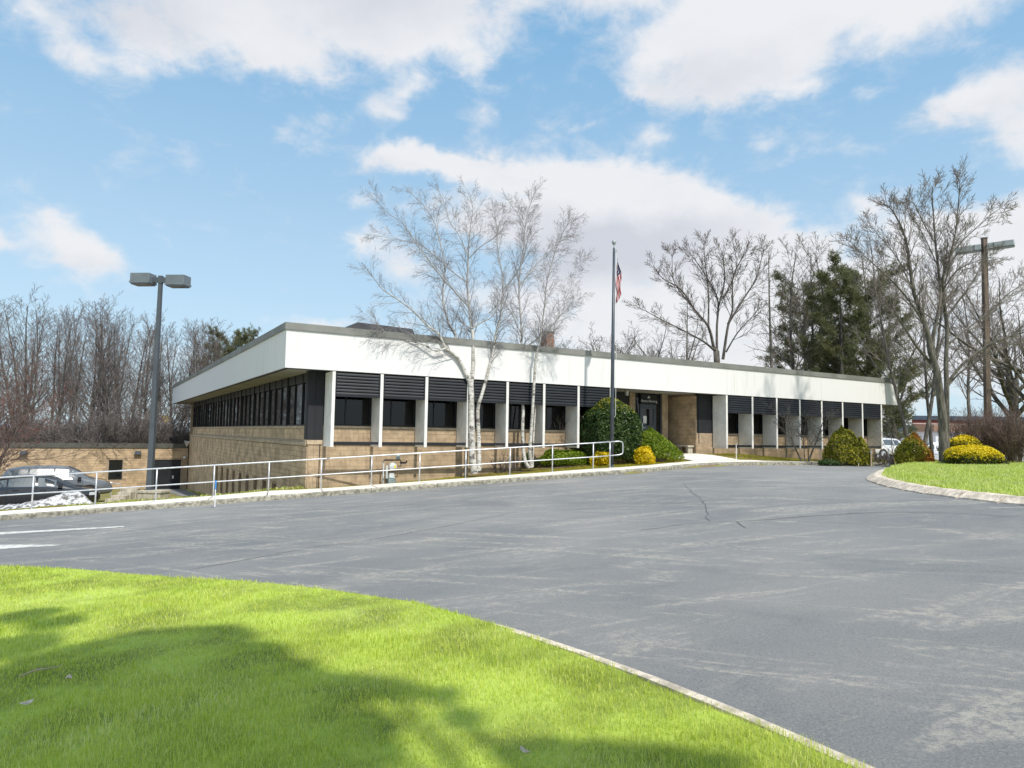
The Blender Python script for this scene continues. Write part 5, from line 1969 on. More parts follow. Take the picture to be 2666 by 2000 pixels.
# ================================================================== SHRUBS
def pxshrub(label, px0, px1, pyt, pyb, dist, n, size, m, seed, name='shrub', cat='shrub', dep=1.0, **kw):
    c_ = at((px0 + px1) / 2, pyb, dist)
    l_, r_ = at(px0, pyb, dist), at(px1, pyb, dist)
    t_ = at((px0 + px1) / 2, pyt, dist)
    z0 = g1(c_.x, c_.y)
    zoff = kw.pop('zoff', 0.0)
    rx_ = (r_.x - l_.x) / 2
    return shrub(name, label, cat, (c_.x, c_.y, z0 + zoff), rx_, rx_ * dep, t_.z - z0 - zoff, n, size, m, seed, **kw)


pxshrub('large dark green clipped round shrub behind the flagpole', 1499, 1669, 1040, 1208, 31.4, 26000, .085, M_EVER, 11, lump=.07, shell=.16, m2=M_OLIVE, zsplit=.93)
pxshrub('bright green spreading juniper mound in front of the entrance door', 1640, 1766, 1117, 1192, 32.4, 15000, .07, M_JUNI, 12, lump=.1, shell=.3, skew=-.35, power=.55, dep=.9)
pxshrub('low flat green juniper between the second birch and the gold shrub', 1395, 1540, 1170, 1214, 30.8, 12000, .065, M_JUNI, 13, lump=.12, shell=.35, dep=.6)
pxshrub('dark low shrub at the foot of the second birch clump', 1338, 1400, 1172, 1212, 30.6, 5000, .06, M_EVER, 14, lump=.14, shell=.3)
pxshrub('small dark rounded shrub under the wall behind the juniper', 1386, 1430, 1144, 1200, 31.6, 5000, .06, M_OLIVE, 15, lump=.1, shell=.3)
pxshrub('small gold shrub behind the end of the railing', 1536, 1590, 1172, 1206, 30.3, 3400, .065, M_GOLD, 16, lump=.2, shell=.45, m2=M_GOLD, zsplit=.7)
pxshrub('small gold shrub right of the flagpole', 1652, 1706, 1164, 1196, 30.6, 3600, .065, M_GOLD, 17, lump=.2, shell=.45, m2=M_GOLD, zsplit=.7)
pxshrub('tall olive green cone shrub in front of the right hand fins', 2150, 2240, 1108, 1210, 34.6, 9000, .085, M_OLIVE, 18, lump=.14, shell=.24, power=.42)
pxshrub('smaller olive green cone shrub leaning on the tall olive one', 2216, 2266, 1136, 1212, 34.9, 5000, .08, M_OLIVE, 19, lump=.14, shell=.25, power=.42)
pxshrub('cone shrub half turned rusty orange at the edge of the island lawn', 2338, 2422, 1126, 1217, 33.0, 10000, .08, M_OLIVE, 20, lump=.12, shell=.24, power=.5, m2=M_RUST, xsplit=.05)
pxshrub('wide dome shrub with yellow top on the island lawn', 2468, 2606, 1158, 1226, 30.2, 14000, .075, M_YEWD, 21, lump=.08, shell=.2, m2=M_YEWG, zsplit=.56)  # yellow leaves, lower half coloured dark to stand in for shade under high sun
pxshrub('green and yellow shrub behind the yellow dome by the big tree', 2452, 2560, 1138, 1210, 33.4, 8000, .08, M_YEWD, 22, lump=.14, shell=.35, m2=M_YEWG, zsplit=.8)
pxshrub('low dark groundcover at the foot of the olive cone shrub', 2126, 2190, 1196, 1214, 34.0, 3000, .06, M_EVER, 23, lump=.15, shell=.4, dep=.7)


def pxtwig(label, px, pyt, pyb, dist, spread, nst, mt, mc, seed, name='bare_shrub', cat='bare shrub', **kw):
    c_ = at(px, pyb, dist)
    t_ = at(px, pyt, dist)
    z0 = g1(c_.x, c_.y)
    return twigbush(name, label, cat, (c_.x, c_.y, z0), t_.z - z0, spread, nst, mt, mc, seed, **kw)


pxtwig('leafless grey shrub left of the big round shrub', 1474, 1092, 1200, 32.0, 1.0, 26, M_DTWIG, M_DTWIG, 31)
pxtwig('low leafless brown shrub beside the first birch', 1300, 1172, 1222, 29.6, 1.1, 22, M_TWIG, M_TWIG, 32)
pxtwig('low leafless brown brush right of the olive cone shrubs', 2292, 1172, 1212, 35.4, 1.0, 30, M_TWIG, M_TWIG, 33)
pxtwig('low leafless dark brush left of the rusty cone shrub', 2340, 1178, 1217, 34.2, .9, 30, M_TWIG, M_TWIG, 34)
pxtwig('big leafless reddish thicket at the right end of the island', 2560, 1076, 1214, 34.4, 1.9, 90, M_TWIGR, M_TWIGR, 35, nb=(10, 6, 0), thick=.016)
pxtwig('leafless reddish brown thicket at the edge of the picture', 2650, 1072, 1216, 33.6, 2.0, 80, M_TWIGR, M_TWIGR, 36, nb=(10, 6, 0), thick=.016)
pxtwig('scruffy low dry plants under the reddish thicket', 2628, 1198, 1222, 31.5, 1.2, 40, M_DTWIG, M_OLIVE, 37, name='dry_plants', cat='plant')


# ================================================================== TREES
def polytree(label, group, root_loc, limbs, seed, P, bark, twig, name, cat='tree'):
    """limbs: list of (points in world, r0, r1, twigs per metre)"""
    root = thing(name, label, cat, root_loc, 0, group)
    T = Tree(seed)
    o = Vector(root_loc)
    for pts, r0, r1, nb in limbs:
        pts = [Vector(p) - o for p in pts]
        # refine with a smooth curve
        n_ = len(pts)
        ref = []
        for i in range(n_ - 1):
            p0, p1, p2, p3 = pts[max(i - 1, 0)], pts[i], pts[i + 1], pts[min(i + 2, n_ - 1)]
            for f in (0, .33, .67):
                f2, f3 = f * f, f * f * f
                ref.append(.5 * ((2 * p1) + (p2 - p0) * f + (2 * p0 - 5 * p1 + 4 * p2 - p3) * f2 + (-p0 + 3 * p1 - 3 * p2 + p3) * f3))
        ref.append(pts[-1])
        n2 = len(ref) - 1
        thin = P.get('thin', 1.0) if r0 < .1 else P.get('thin', 1.0) ** .5
        rr = [(r0 + (r1 - r0) * (i / n2) ** .8) * thin for i in range(n2 + 1)]
        T.put('trunk', ref, rr, 8)
        dirs = [(ref[min(i + 1, n2)] - ref[max(i - 1, 0)]).normalized() for i in range(n2 + 1)]
        L = sum((b - a).length for a, b in zip(ref, ref[1:]))
        T.kids(ref, dirs, rr, 1.0, 0, dict(P, start=[nb[1]] + P['start'][1:], lr=[nb[2]] + P['lr'][1:]), nb=int(L * nb[0] * P.get('more', 1)))
    T.build(root, bark, twig)
    return root


RB = lambda x, y: (880 + x * .31645, 400 + y * .31645)
Z3 = lambda x, y: (800 + x * .24108, 850 + y * .24108)
Z4 = lambda x, y: (1100 + x * .27125, 900 + y * .27125)
BP = dict(thin=.7, more=1.6, max=3, trunk=0, seg=[6, 5, 4, 3], wob=[.07, .09, .12, .16], up=[.05, .02, -.05, -.09], tap=[.2, .2, .35, .5], rmin=.0031, k=[6, 5, 3, 3], nb=[9, 8, 4, 0], start=[.2, .2, .15, 0], ang=[36, 30, 30, 0],
          angv=[15, 15, 16, 0], lr=[1.7, .55, .62, 0], ltap=[.5, .45, .3, 0], rr=[.36, .5, .6, 0])


def tr(seq, d0, d1, f=RB):
    n_ = len(seq)
    return [at(*f(*q), d0 + (d1 - d0) * i / (n_ - 1)) for i, q in enumerate(seq)]


b1 = at(1237, 1234, 27.8)
b1 = Vector((b1.x, b1.y, g1(b1.x, b1.y) - .1))
limbs = [
    (tr([(1805, 1590), (1785, 1450), (1775, 1200), (1770, 950), (1768, 720), (1762, 620)], 27.8, 27.8, Z3), .19, .135, (.0, .5, 1.2)),
    (tr([(1762, 640), (1715, 520), (1650, 380), (1570, 290), (1495, 235), (1440, 120), (1395, 60)], 27.8, 26.8, Z3) + tr([(820, 1480), (735, 1415), (610, 1290), (490, 1200), (370, 1120), (300, 1030), (235, 950)], 26.8, 25.4)[1:], .10, .012, (3.0, .2, 1.36)),
    (tr([(1495, 235), (1390, 265), (1280, 210), (1150, 165), (1000, 140), (880, 110), (825, 100)], 27.0, 25.9, Z3) + tr([(370, 1450), (315, 1400), (250, 1340)], 25.8, 25.5), .05, .010, (5.0, .12, 1.22)),
    (tr([(1768, 600), (1735, 470), (1640, 330), (1620, 200), (1590, 60)], 27.8, 28.2, Z3) + tr([(960, 1500), (920, 1420), (870, 1250), (865, 1100), (875, 900), (815, 640), (790, 560), (700, 420), (590, 320)], 28.2, 28.8)[1:], .10, .010, (3.4, .15, 1.36)),
    (tr([(1768, 640), (1790, 430), (1790, 300), (1785, 60)], 27.8, 27.9, Z3) + tr([(1105, 1600), (1100, 1450), (1080, 1280), (1065, 1100), (1070, 900), (1075, 760), (1090, 600), (1110, 450), (1060, 290)], 27.9, 28.2)[1:], .115, .010, (3.4, .22, 1.45)),
    (tr([(1065, 1250), (930, 1100), (840, 1000), (740, 870), (640, 730), (540, 580), (400, 480), (320, 390)], 27.9, 26.6), .055, .009, (3.2, .1, 1.36)),
    (tr([(1066, 1060), (990, 1010), (880, 920), (780, 830), (690, 760), (560, 720), (400, 690), (240, 660)], 28.0, 29.4), .04, .008, (3.0, .15, 1.27)),
    (tr([(1070, 840), (1000, 680), (920, 560), (880, 420), (820, 300)], 28.0, 28.8), .035, .008, (3.2, .1, 1.19)),
    (tr([(1080, 860), (1180, 760), (1300, 680), (1330, 560), (1420, 470)], 28.0, 27.0), .035, .008, (3.2, .1, 1.19)),
    (tr([(1100, 1440), (1180, 1390), (1270, 1340), (1330, 1240), (1380, 1130), (1420, 1000)], 27.9, 27.1), .05, .010, (3.2, .15, 1.19)),
    (tr([(1855, 1560), (1850, 1200), (1840, 900), (1880, 750), (1930, 580), (1970, 420), (2010, 250), (2040, 60)], 27.9, 28.3, Z3) + tr([(1330, 1380), (1350, 1200), (1352, 1000), (1315, 800), (1310, 600), (1285, 470)], 28.3, 28.9)[0:], .12, .010, (2.6, .38, 1.36)),
    (tr([(1350, 1130), (1460, 1000), (1530, 850), (1560, 700), (1600, 560)], 28.4, 27.4), .045, .009, (3.0, .1, 1.19)),
]
polytree('left clump birch with two white trunks and the widest bare crown', 'bare birches in front of the office', b1, limbs, 41, BP, M_BIRCH, M_BTWIG, 'birch_tree')
b2 = at(1383, 1216, 29.3)
b2 = Vector((b2.x, b2.y, g1(b2.x, b2.y) - .1))
limbs = [
    (tr([(1030, 1175), (990, 1120), (968, 1000), (960, 800), (966, 600), (946, 450), (960, 200), (950, 60)], 29.3, 29.5, Z4) + tr([(1510, 1460), (1490, 1150), (1500, 950), (1530, 750), (1540, 600), (1570, 450), (1620, 330)], 29.5, 30.0), .12, .009, (3.0, .45, 1.36)),
    (tr([(1045, 1170), (1030, 1000), (1045, 800), (1060, 560), (1075, 300), (1090, 100), (1120, 0)], 29.3, 28.9, Z4) + tr([(1670, 1480), (1700, 1250), (1720, 1050), (1790, 800), (1850, 650), (1900, 560)], 28.9, 28.3), .105, .009, (3.0, .45, 1.36)),
    (tr([(1060, 1165), (1065, 900), (1080, 650), (1085, 450), (1130, 200), (1210, 50)], 29.4, 30.0, Z4) + tr([(1800, 1350), (1880, 1180), (1960, 980), (2010, 880)], 30.0, 30.6), .06, .008, (2.6, .5, 1.27)),
    (tr([(1515, 1500), (1420, 1300), (1330, 1160), (1250, 1040)], 29.5, 30.4), .04, .008, (3.0, .1, 1.19)),
    (tr([(1500, 1080), (1600, 950), (1720, 820), (1830, 720), (1940, 640)], 29.5, 30.4), .045, .008, (3.2, .1, 1.27)),
    (tr([(1560, 1580), (1700, 1480), (1800, 1370), (1900, 1260), (1990, 1190)], 29.3, 28.2), .04, .008, (3.4, .1, 1.19)),
    (tr([(1540, 620), (1480, 500), (1420, 420)], 29.9, 29.4), .025, .008, (3.2, .1, 1.08)),
]
polytree('right clump birch with thinner white trunks near the dark shrubs', 'bare birches in front of the office', b2, limbs, 42, BP, M_BIRCH, M_BTWIG, 'birch_tree')


def tree(name, label, P, seed, H, r, mt, mc, group=None, leans=((0, 0),)):
    root = thing(name, label, 'tree', (0, 0, 0), 0, group)
    T = Tree(seed)
    for lx, ly in leans:
        T.grow((lx * .6, ly * .6, -.3), (lx * .35, ly * .35, 1), H, r, 0, P)
    T.build(root, mt, mc)
    return root


def place(root, px, dist, pyt, H, first, label, group=None, sx=1.0, rz=None):
    q = at(px, 1150, dist)
    z0 = g1(min(max(q.x, -90), 90), min(q.y, 130))
    ht = at(px, pyt, dist).z - z0
    s = ht / H
    rz = rnd.uniform(0, 6.28) if rz is None else rz
    if first:
        root.location = (q.x, q.y, z0)
        root.rotation_euler = (0, 0, rz)
        root.scale = (s * sx, s * sx, s)
        root['label'] = label
        if group:
            root['group'] = group
        return root
    return dup(root, (q.x, q.y, z0), rz, (s * sx, s * sx, s), label, group)


GF = 'bare woodland trees behind the annex'
fvar = [tree('forest_tree', '', dict(FOREST), 100 + k, 17.0 if k % 2 else 15.4, .16, M_BARK, M_TWIG, leans=((0, 0),) if k < 2 else ((-.5, 0), (.5, .2))) for k in range(5)]
fh = [max((Vector(c.co)).z for ch_ in t.children for c in ch_.data.vertices) for t in fvar]
spots = []
seq = [(-130, 66, 740), (-70, 72, 760), (-25, 64, 770), (18, 70, 765), (52, 76, 755), (84, 66, 768), (118, 73, 775), (150, 68, 780), (186, 75, 790), (214, 66, 782), (240, 72, 775), (266, 69, 768), (296, 76, 785), (322, 67, 772),
       (350, 74, 800), (372, 69, 812), (398, 78, 806), (426, 68, 815), (452, 74, 820), (478, 70, 812), (505, 77, 828), (535, 72, 835), (560, 80, 842), (-200, 60, 720), (-280, 58, 700), (-380, 62, 700), (-500, 60, 690), (205, 84, 800), (100, 86, 790), (330, 86, 800), (440, 88, 826), (60, 90, 800), (280, 92, 800), (520, 90, 840)]
ordn = ['by the edge of the picture', 'left of the pale shed', 'right of the pale shed', 'left of the tall lamp post', 'right of the tall lamp post', 'nearest the end of the white fascia']
used = set()
for i, (px, dist, pyt) in enumerate(seq):
    k = i % 5
    lab = 'tall slender bare tree in the thick leafless wood beyond the annex roof'
    place(fvar[k], px, dist, pyt + (i * 37 % 45) - 12, fh[k], k not in used, lab, GF, 0.85 + (i * 13 % 9) * .07)
    used.add(k)

# undergrowth beyond the annex
ubr = twigbush('bare_bush', '', 'bare shrub', (0, 0, 0), 3.4, 2.0, 46, M_TWIG, M_TWIG, 51, nb=(8, 5, 0))
GB = 'brown undergrowth below the woodland trees'
useq = [(20, 61, 1085), (60, 62, 1090), (150, 62, 1080), (182, 63, 1100), (230, 62, 1098), (275, 62, 1095), (310, 60, 1062), (345, 60, 1060), (375, 63, 1095), (420, 62, 1098), (455, 61, 1085), (482, 62, 1090), (-40, 60, 1070), (130, 66, 1095), (250, 67, 1100), (400, 67, 1100), (210, 70, 1102), (440, 72, 1105)]
for i, (px, dist, pyt) in enumerate(useq):
    lab = 'tangled brown bush at the foot of the bare wood beyond the annex' if i not in (6, 7) else ('dense dark bush standing highest beside the lamp post' if i == 7 else 'dense dark bush left of the highest one by the lamp post')
    place(ubr, px, dist, pyt + (18 if i not in (6, 7) else 6), 3.3, i == 0, lab, GB if i not in (6, 7) else None, 1.6)
    if i in (6, 7):
        pass
# reddish budding tree reaching in at the left edge
rt = thing('budding_tree', 'reddish budding tree reaching in from the edge of the picture over the parked cars', 'tree', (0, 0, 0))
T = Tree(61)
q = at(-95, 1250, 30.0)
zq = g1(q.x, q.y)
rt.location = (q.x, q.y, zq)
PR = dict(max=3, trunk=0, seg=[7, 6, 4, 3], wob=[.09, .16, .2, .26], up=[.05, .07, .06, .02], tap=[.25, .22, .3, .5], rmin=.006, k=[6, 4, 3, 3], nb=[9, 10, 6, 0], start=[.25, .15, .1, 0], ang=[48, 42, 42, 0], angv=[16, 14, 14, 0],
          lr=[.62, .42, .42, 0], ltap=[.35, .4, .3, 0], rr=[.55, .5, .6, 0])
for dx, dy, H_ in ((.05, -.1, 5.4), (.42, -.05, 5.0), (.75, .15, 4.6), (1.1, -.2, 4.4), (.2, .5, 5.2), (-.3, .1, 5.2), (.5, .4, 6.2)):
    T.grow((dx * .2, dy * .2, -.2), (dx * .8, dy * .8, 1), H_, .055, 0, PR)
T.build(rt, M_TWIGR, M_TWIGR)
V, Qd = T.meshes('crown')
pk = V[RG.choice(len(V), 2600)]
bv, bq = leafcards(2600, lambda g, n: (pk + g.normal(size=(n, 3)) * .02, g.normal(size=(n, 3))), .06, seed=5)
link('buds', mesh_np('buds', bv, bq), M_BUD, rt)

# trees behind the office on the right
GR = 'bare trees behind the office roof'
# two big trees traced limb by limb
Z7 = lambda x, y: (2166 + x * .3919, 450 + y * .3919)
Z8 = lambda x, y: (1550 + x * .31645, 550 + y * .31645)
TP = dict(thin=.62, more=1.7, max=3, trunk=0, seg=[6, 6, 4, 3], wob=[.07, .09, .12, .16], up=[.05, .07, .06, .04], tap=[.2, .2, .35, .5], rmin=.007, k=[6, 5, 3, 3], nb=[9, 8, 4, 0], start=[.2, .15, .15, 0], ang=[36, 30, 30, 0],
          angv=[14, 14, 15, 0], lr=[1.7, .55, .62, 0], ltap=[.5, .45, .3, 0], rr=[.4, .5, .6, 0])
gb = at(2462, 1220, 31.4)
gb = Vector((gb.x, gb.y, g1(gb.x, gb.y) - .2))
limbs = [
    (tr([(745, 1960), (735, 1650), (715, 1450), (692, 1300), (655, 1190), (640, 1080), (600, 950), (545, 800), (522, 650), (500, 500), (470, 380), (400, 250), (350, 210)], 31.4, 30.6, Z7), .27, .02, (1.5, .45, 1.78)),
    (tr([(690, 1300), (665, 1150), (690, 1000), (720, 850), (715, 700), (690, 500), (680, 350), (665, 150), (670, 90)], 31.4, 32.2, Z7), .15, .015, (2.0, .2, 1.78)),
    (tr([(760, 1920), (762, 1450), (757, 1250), (765, 1050), (745, 850), (735, 700), (775, 580), (820, 400), (845, 150), (850, 50)], 32.0, 31.6, Z7), .17, .015, (1.8, .4, 1.78)),
    (tr([(655, 1265), (560, 1150), (470, 1010), (370, 840), (300, 770)], 31.4, 30.0, Z7), .10, .015, (2.2, .2, 1.43)),
    (tr([(625, 1020), (520, 860), (420, 740), (280, 610), (180, 520), (120, 450)], 31.1, 29.4, Z7), .085, .012, (2.2, .2, 1.52)),
    (tr([(590, 920), (500, 700), (430, 560), (330, 440), (240, 330)], 31.0, 32.2, Z7), .07, .012, (2.2, .2, 1.52)),
    (tr([(765, 950), (880, 800), (960, 680), (1012, 560)], 31.8, 33.0, Z7), .09, .015, (2.2, .2, 1.43)),
    (tr([(765, 1400), (870, 1270), (1020, 1160), (1150, 1100), (1275, 1060), (1400, 1030)], 31.9, 30.8, Z7), .10, .02, (2.0, .2, 1.43)),
    (tr([(762, 1430), (850, 1330), (1020, 1220), (1180, 1140), (1330, 1160)], 32.0, 33.0, Z7), .08, .015, (2.0, .2, 1.33)),
    (tr([(772, 1140), (880, 1050), (1010, 950), (1150, 820), (1270, 730), (1360, 600)], 31.9, 33.6, Z7), .09, .015, (2.0, .2, 1.52)),
    (tr([(745, 770), (830, 650), (980, 580), (1090, 560)], 31.7, 30.6, Z7), .06, .01, (2.4, .15, 1.33)),
    (tr([(780, 560), (870, 450), (1000, 330), (1110, 240), (1150, 250)], 31.6, 32.4, Z7), .06, .01, (2.4, .15, 1.43)),
    (tr([(692, 480), (600, 320), (550, 210), (500, 180)], 32.0, 31.0, Z7), .05, .01, (2.4, .15, 1.33)),
    (tr([(715, 650), (640, 480), (560, 330), (480, 230)], 32.1, 33.2, Z7), .05, .01, (2.4, .15, 1.33)),
]
big = polytree('huge multi limbed bare tree on the island beside the yellow shrubs', None, gb, limbs, 77, TP, M_BARK, M_TWIG, 'bare_tree')
wbp = at(1868, 960, 64)
wbp = Vector((wbp.x, wbp.y, g1(wbp.x, wbp.y) - .2))
limbs = [
    ([wbp] + tr([(1000, 1235), (985, 1150)], 64, 64, Z8), .42, .34, (0, .5, 1)),
    (tr([(985, 1150), (940, 1110), (870, 1060), (720, 980), (560, 900), (430, 830), (320, 770)], 64, 61, Z8), .17, .02, (1.0, .15, 2.52)),
    (tr([(975, 1130), (930, 950), (830, 830), (700, 640), (560, 560), (480, 450)], 64, 62, Z8), .2, .02, (1.1, .2, 2.52)),
    (tr([(880, 880), (720, 690), (640, 560), (630, 370), (600, 330)], 63.5, 65, Z8), .10, .02, (1.1, .15, 2.35)),
    (tr([(930, 940), (930, 650), (900, 400), (890, 230)], 64, 65, Z8), .13, .015, (1.2, .2, 2.52)),
    (tr([(1000, 1200), (1000, 950), (1010, 750), (950, 600), (820, 400), (740, 320)], 64, 66, Z8), .18, .02, (1.1, .25, 2.52)),
    (tr([(1010, 800), (1060, 600), (1060, 450), (1030, 310)], 64.5, 63, Z8), .11, .015, (1.2, .15, 2.35)),
    (tr([(1050, 1220), (1090, 950), (1130, 800), (1130, 550), (1200, 400), (1250, 330)], 64, 63, Z8), .19, .02, (1.1, .25, 2.52)),
    (tr([(1090, 930), (1220, 720), (1320, 560), (1370, 380), (1390, 290)], 64, 66, Z8), .14, .02, (1.1, .2, 2.52)),
    (tr([(1075, 1160), (1170, 1000), (1290, 870), (1350, 800)], 64, 62, Z8), .11, .02, (1.2, .15, 2.18)),
    (tr([(1050, 720), (1160, 480), (1130, 250)], 64, 64, Z8), .10, .015, (1.2, .15, 2.35)),
]
polytree('broad bare tree with spreading limbs behind the middle of the roof', None, wbp, limbs, 78, dict(TP, rmin=.012), M_BARK, M_TWIG, 'bare_tree')
sp1 = tree('bare_tree', '', dict(SPREAD), 71, 5.5, .32, M_BARK, M_TWIG)
sp2 = tree('bare_tree', '', dict(SPREAD), 72, 6.5, .30, M_BARK, M_TWIG)
sp3 = tree('bare_tree', '', dict(SPREAD, nb=[12, 12, 6, 4, 0], start=[.35, .12, .15, .15, 0]), 73, 6.0, .36, M_BARK, M_TWIG)
hh = [max(c.co.z for ch_ in t.children for c in ch_.data.vertices) for t in (sp1, sp2, sp3)]
place(sp2, 1500, 84, 830, hh[1], True, 'distant bare tree top left of the flagpole above the roof', None, 1.1)
place(sp1, 1570, 86, 838, hh[0], True, 'distant bare tree top right behind the flagpole', None, 1.2)
place(sp2, 1680, 88, 838, hh[1], False, 'distant bare tree top between flagpole and broad tree', None, 1.2)
place(sp3, 1765, 90, 800, hh[2], True, 'smaller bare tree left behind the broad spreading tree', None, .9)
place(fvar[0], 2062, 72, 606, fh[0], False, 'tall narrow bare tree just left of the pines', None, 1.3)
place(fvar[1], 2105, 76, 615, fh[1], False, 'tall bare tree rising behind the left pine', None, 1.3)
place(fvar[2], 2245, 74, 590, fh[2], False, 'bare tree standing right of the pines over the end of the roof', None, 1.3)
place(fvar[3], 2385, 42, 560, fh[3], False, 'slim twin stemmed bare tree left of the huge island tree', None, 1.0)
place(fvar[1], 2425, 46, 640, fh[1], False, 'thin dark bare tree between the twin stemmed and huge trees', None, 1.0)
place(sp1, 2640, 44, 700, hh[0], False, 'bare tree behind the timber lamp post', None, 1.1, 2.0)
place(sp2, 2720, 40, 640, hh[1], False, 'bare tree whose limbs reach in at the far edge beyond the lamp post', None, 1.1)
place(fvar[0], 2530, 60, 700, fh[0], False, 'faint bare tree behind the huge tree and lamp post', None, 1.2)
place(sp2, 2330, 80, 800, hh[1], False, 'far bare tree past the end of the office roof', None, 1.0)
# dead spruce: a straight stem with short level branches
ds = thing('dead_conifer', 'thin dead conifer with short level branches behind the roof', 'tree', (0, 0, 0))
T = Tree(75)
PD = dict(max=2, trunk=0, seg=[10, 4, 3], wob=[.015, .12, .25], up=[.02, .03, 0], tap=[.12, .3, .5], rmin=.012, k=[6, 4, 3], nb=[46, 4, 0], start=[.12, .3, 0], ang=[82, 45, 0], angv=[14, 12, 0], lr=[.17, .5, 0], ltap=[.65, .3, 0], rr=[.3, .6, 0])
T.grow((0, 0, 0), (0, 0, 1), 15, .17, 0, PD)
T.build(ds, M_BARK, M_TWIG)
place(ds, 2013, 68, 650, 15, True, ds['label'])
place(ds, 1785, 74, 760, 15, False, 'shorter thin dead conifer left of the broad spreading tree', None)


# pines
def pine(label, seed, H, R, n, px, dist, pyt, first=None):
    root = thing('pine_tree', label, 'tree', (0, 0, 0))
    T = Tree(seed)
    PP = dict(max=2, trunk=0, seg=[10, 5, 3], wob=[.02, .1, .2], up=[.02, .07, .1], tap=[.12, .3, .5], rmin=.02, k=[7, 4, 3], nb=[44, 7, 0], start=[.16, .25, 0], ang=[74, 42, 0], angv=[14, 14, 0], lr=[R / H, .42, 0], ltap=[.55, .3, 0], rr=[.25, .5, 0])
    T.grow((0, 0, -.3), (0, 0, 1), H, .3, 0, PP)
    T.build(root, M_BARK, M_BARK, cn='branches')
    V, Q_ = T.meshes('crown')
    g = np.random.default_rng(seed)
    c_ = V[g.choice(len(V), n)]
    hz = np.hypot(c_[:, 0], c_[:, 1])
    c_ = c_[(hz > .45 * R * g.random(len(c_)))]
    n2 = len(c_)
    K = 6
    cc_ = np.repeat(c_ + g.normal(size=(n2, 3)) * .13, K, 0)
    dd_ = g.normal(size=(n2 * K, 3))
    dd_[:, 2] += .5
    dd_ /= np.linalg.norm(dd_, axis=1, keepdims=True)
    sd_ = np.cross(dd_, g.normal(size=(n2 * K, 3)))
    sd_ /= np.linalg.norm(sd_, axis=1, keepdims=True)
    L_ = (.22 + .22 * g.random(n2 * K))[:, None]
    Vn = np.stack([cc_ - sd_ * .022, cc_ + sd_ * .022, cc_ + dd_ * L_], 1).reshape(-1, 3)
    link('crown', mesh_np('crown', Vn, None, np.arange(len(Vn)).reshape(-1, 3)), M_NEED, root)
    hmax = max(V[:, 2].max(), H)
    place(root, px, dist, pyt, hmax, True, label)
    return root


p1 = pine('dense dark pine with olive brown needles left of its pair behind the roof', 81, 17, 5.4, 14000, 2196, 70, 672)
p2 = pine('wide dark pine right of its pair above the end of the roof', 82, 16, 6.4, 14000, 2268, 73, 690)
place(p1, 2100, 82, 740, 17, False, 'smaller pine half hidden left of the two big pines', None, 1.0, 1.0)
place(p2, 605, 84, 852, 17, False, 'small pine top showing over the side fascia', None, .85)
place(p1, 560, 92, 905, 17, False, 'lower pine top left of the small one over the side fascia', None, .9)
place(p2, 2335, 105, 1040, 17, False, 'far pine low behind the end of the office', None, 1.2)
# slender bare ornamental tree and sapling in front of the right bays
ot = thing('ornamental_tree', 'slender bare twin stemmed ornamental tree in front of the right hand fins', 'tree', (0, 0, 0))
q1 = at(2094, 1206, 35.0)
ot.location = (q1.x, q1.y, g1(q1.x, q1.y))
T = Tree(91)
PO = dict(max=3, trunk=0, seg=[6, 5, 4, 3], wob=[.10, .16, .2, .3], up=[.02, .05, .05, .0], tap=[.2, .25, .35, .5], rmin=.005, k=[6, 4, 3, 3], nb=[11, 7, 5, 0], start=[.3, .15, .1, 0], ang=[44, 40, 42, 0], angv=[14, 14, 14, 0], lr=[.55, .5, .5, 0], ltap=[.35, .4, .3, 0], rr=[.55, .5, .6, 0])
T.grow((-.1, 0, -.1), (-.45, .1, 1), 2.5, .05, 0, PO)
T.grow((.16, 0, -.1), (.42, -.1, 1), 2.6, .055, 0, PO)
T.grow((.1, .1, -.1), (.05, .2, 1), 2.2, .035, 0, PO)
T.build(ot, M_BARK, M_BARK)
sp_t = thing('sapling', 'leafless thin sapling in front of the far white cars', 'tree', (0, 0, 0))
q1 = at(2327, 1214, 34.8)
sp_t.location = (q1.x, q1.y, g1(q1.x, q1.y))
T = Tree(92)
T.grow((0, 0, -.1), (.02, 0, 1), 2.3, .03, 0, dict(PO, nb=[12, 4, 3, 0]))
T.build(sp_t, M_TWIG, M_TWIG)

# the leafy trees standing behind the photographer, whose shade lies on the lawn
def shade_tree(label, loc, blobs_, seed, n):
    root = thing('shade_tree', label, 'tree', loc)
    T = Tree(seed)
    for (bx, by, bz, br) in blobs_:
        pts = [Vector((0, 0, -.2)), Vector((bx * .1, by * .1, bz * .35)), Vector((bx * .5, by * .5, bz * .7)), Vector((bx, by, bz))]
        T.put('trunk', pts, [.22, .16, .09, .03], 7)
    T.build(root, M_BARK, M_BARK)
    g = np.random.default_rng(seed)
    w = np.array([b[3] ** 2.2 for b in blobs_])
    ids = g.choice(len(blobs_), n, p=w / w.sum())
    C_ = np.array([b[:3] for b in blobs_])[ids]
    R_ = np.array([b[3] for b in blobs_])[ids]
    dd_ = g.normal(size=(n, 3))
    dd_ /= np.linalg.norm(dd_, axis=1, keepdims=True)
    pos = C_ + dd_ * (R_ * (g.random(n) ** .5))[:, None] * np.array([1, 1, .45])
    v_, q_ = leafcards(n, lambda g_, k_: (pos, dd_), .13, seed=seed)
    link('crown', mesh_np('crown', v_, q_), M_LEAF, root)
    return root


def shade_at(gx, gy, h, z0=0.0):
    """where a leaf at height h has to hang to shade ground point gx, gy"""
    k = (h - z0) / sd.z
    return gx + sd.x * k, gy + sd.y * k, h


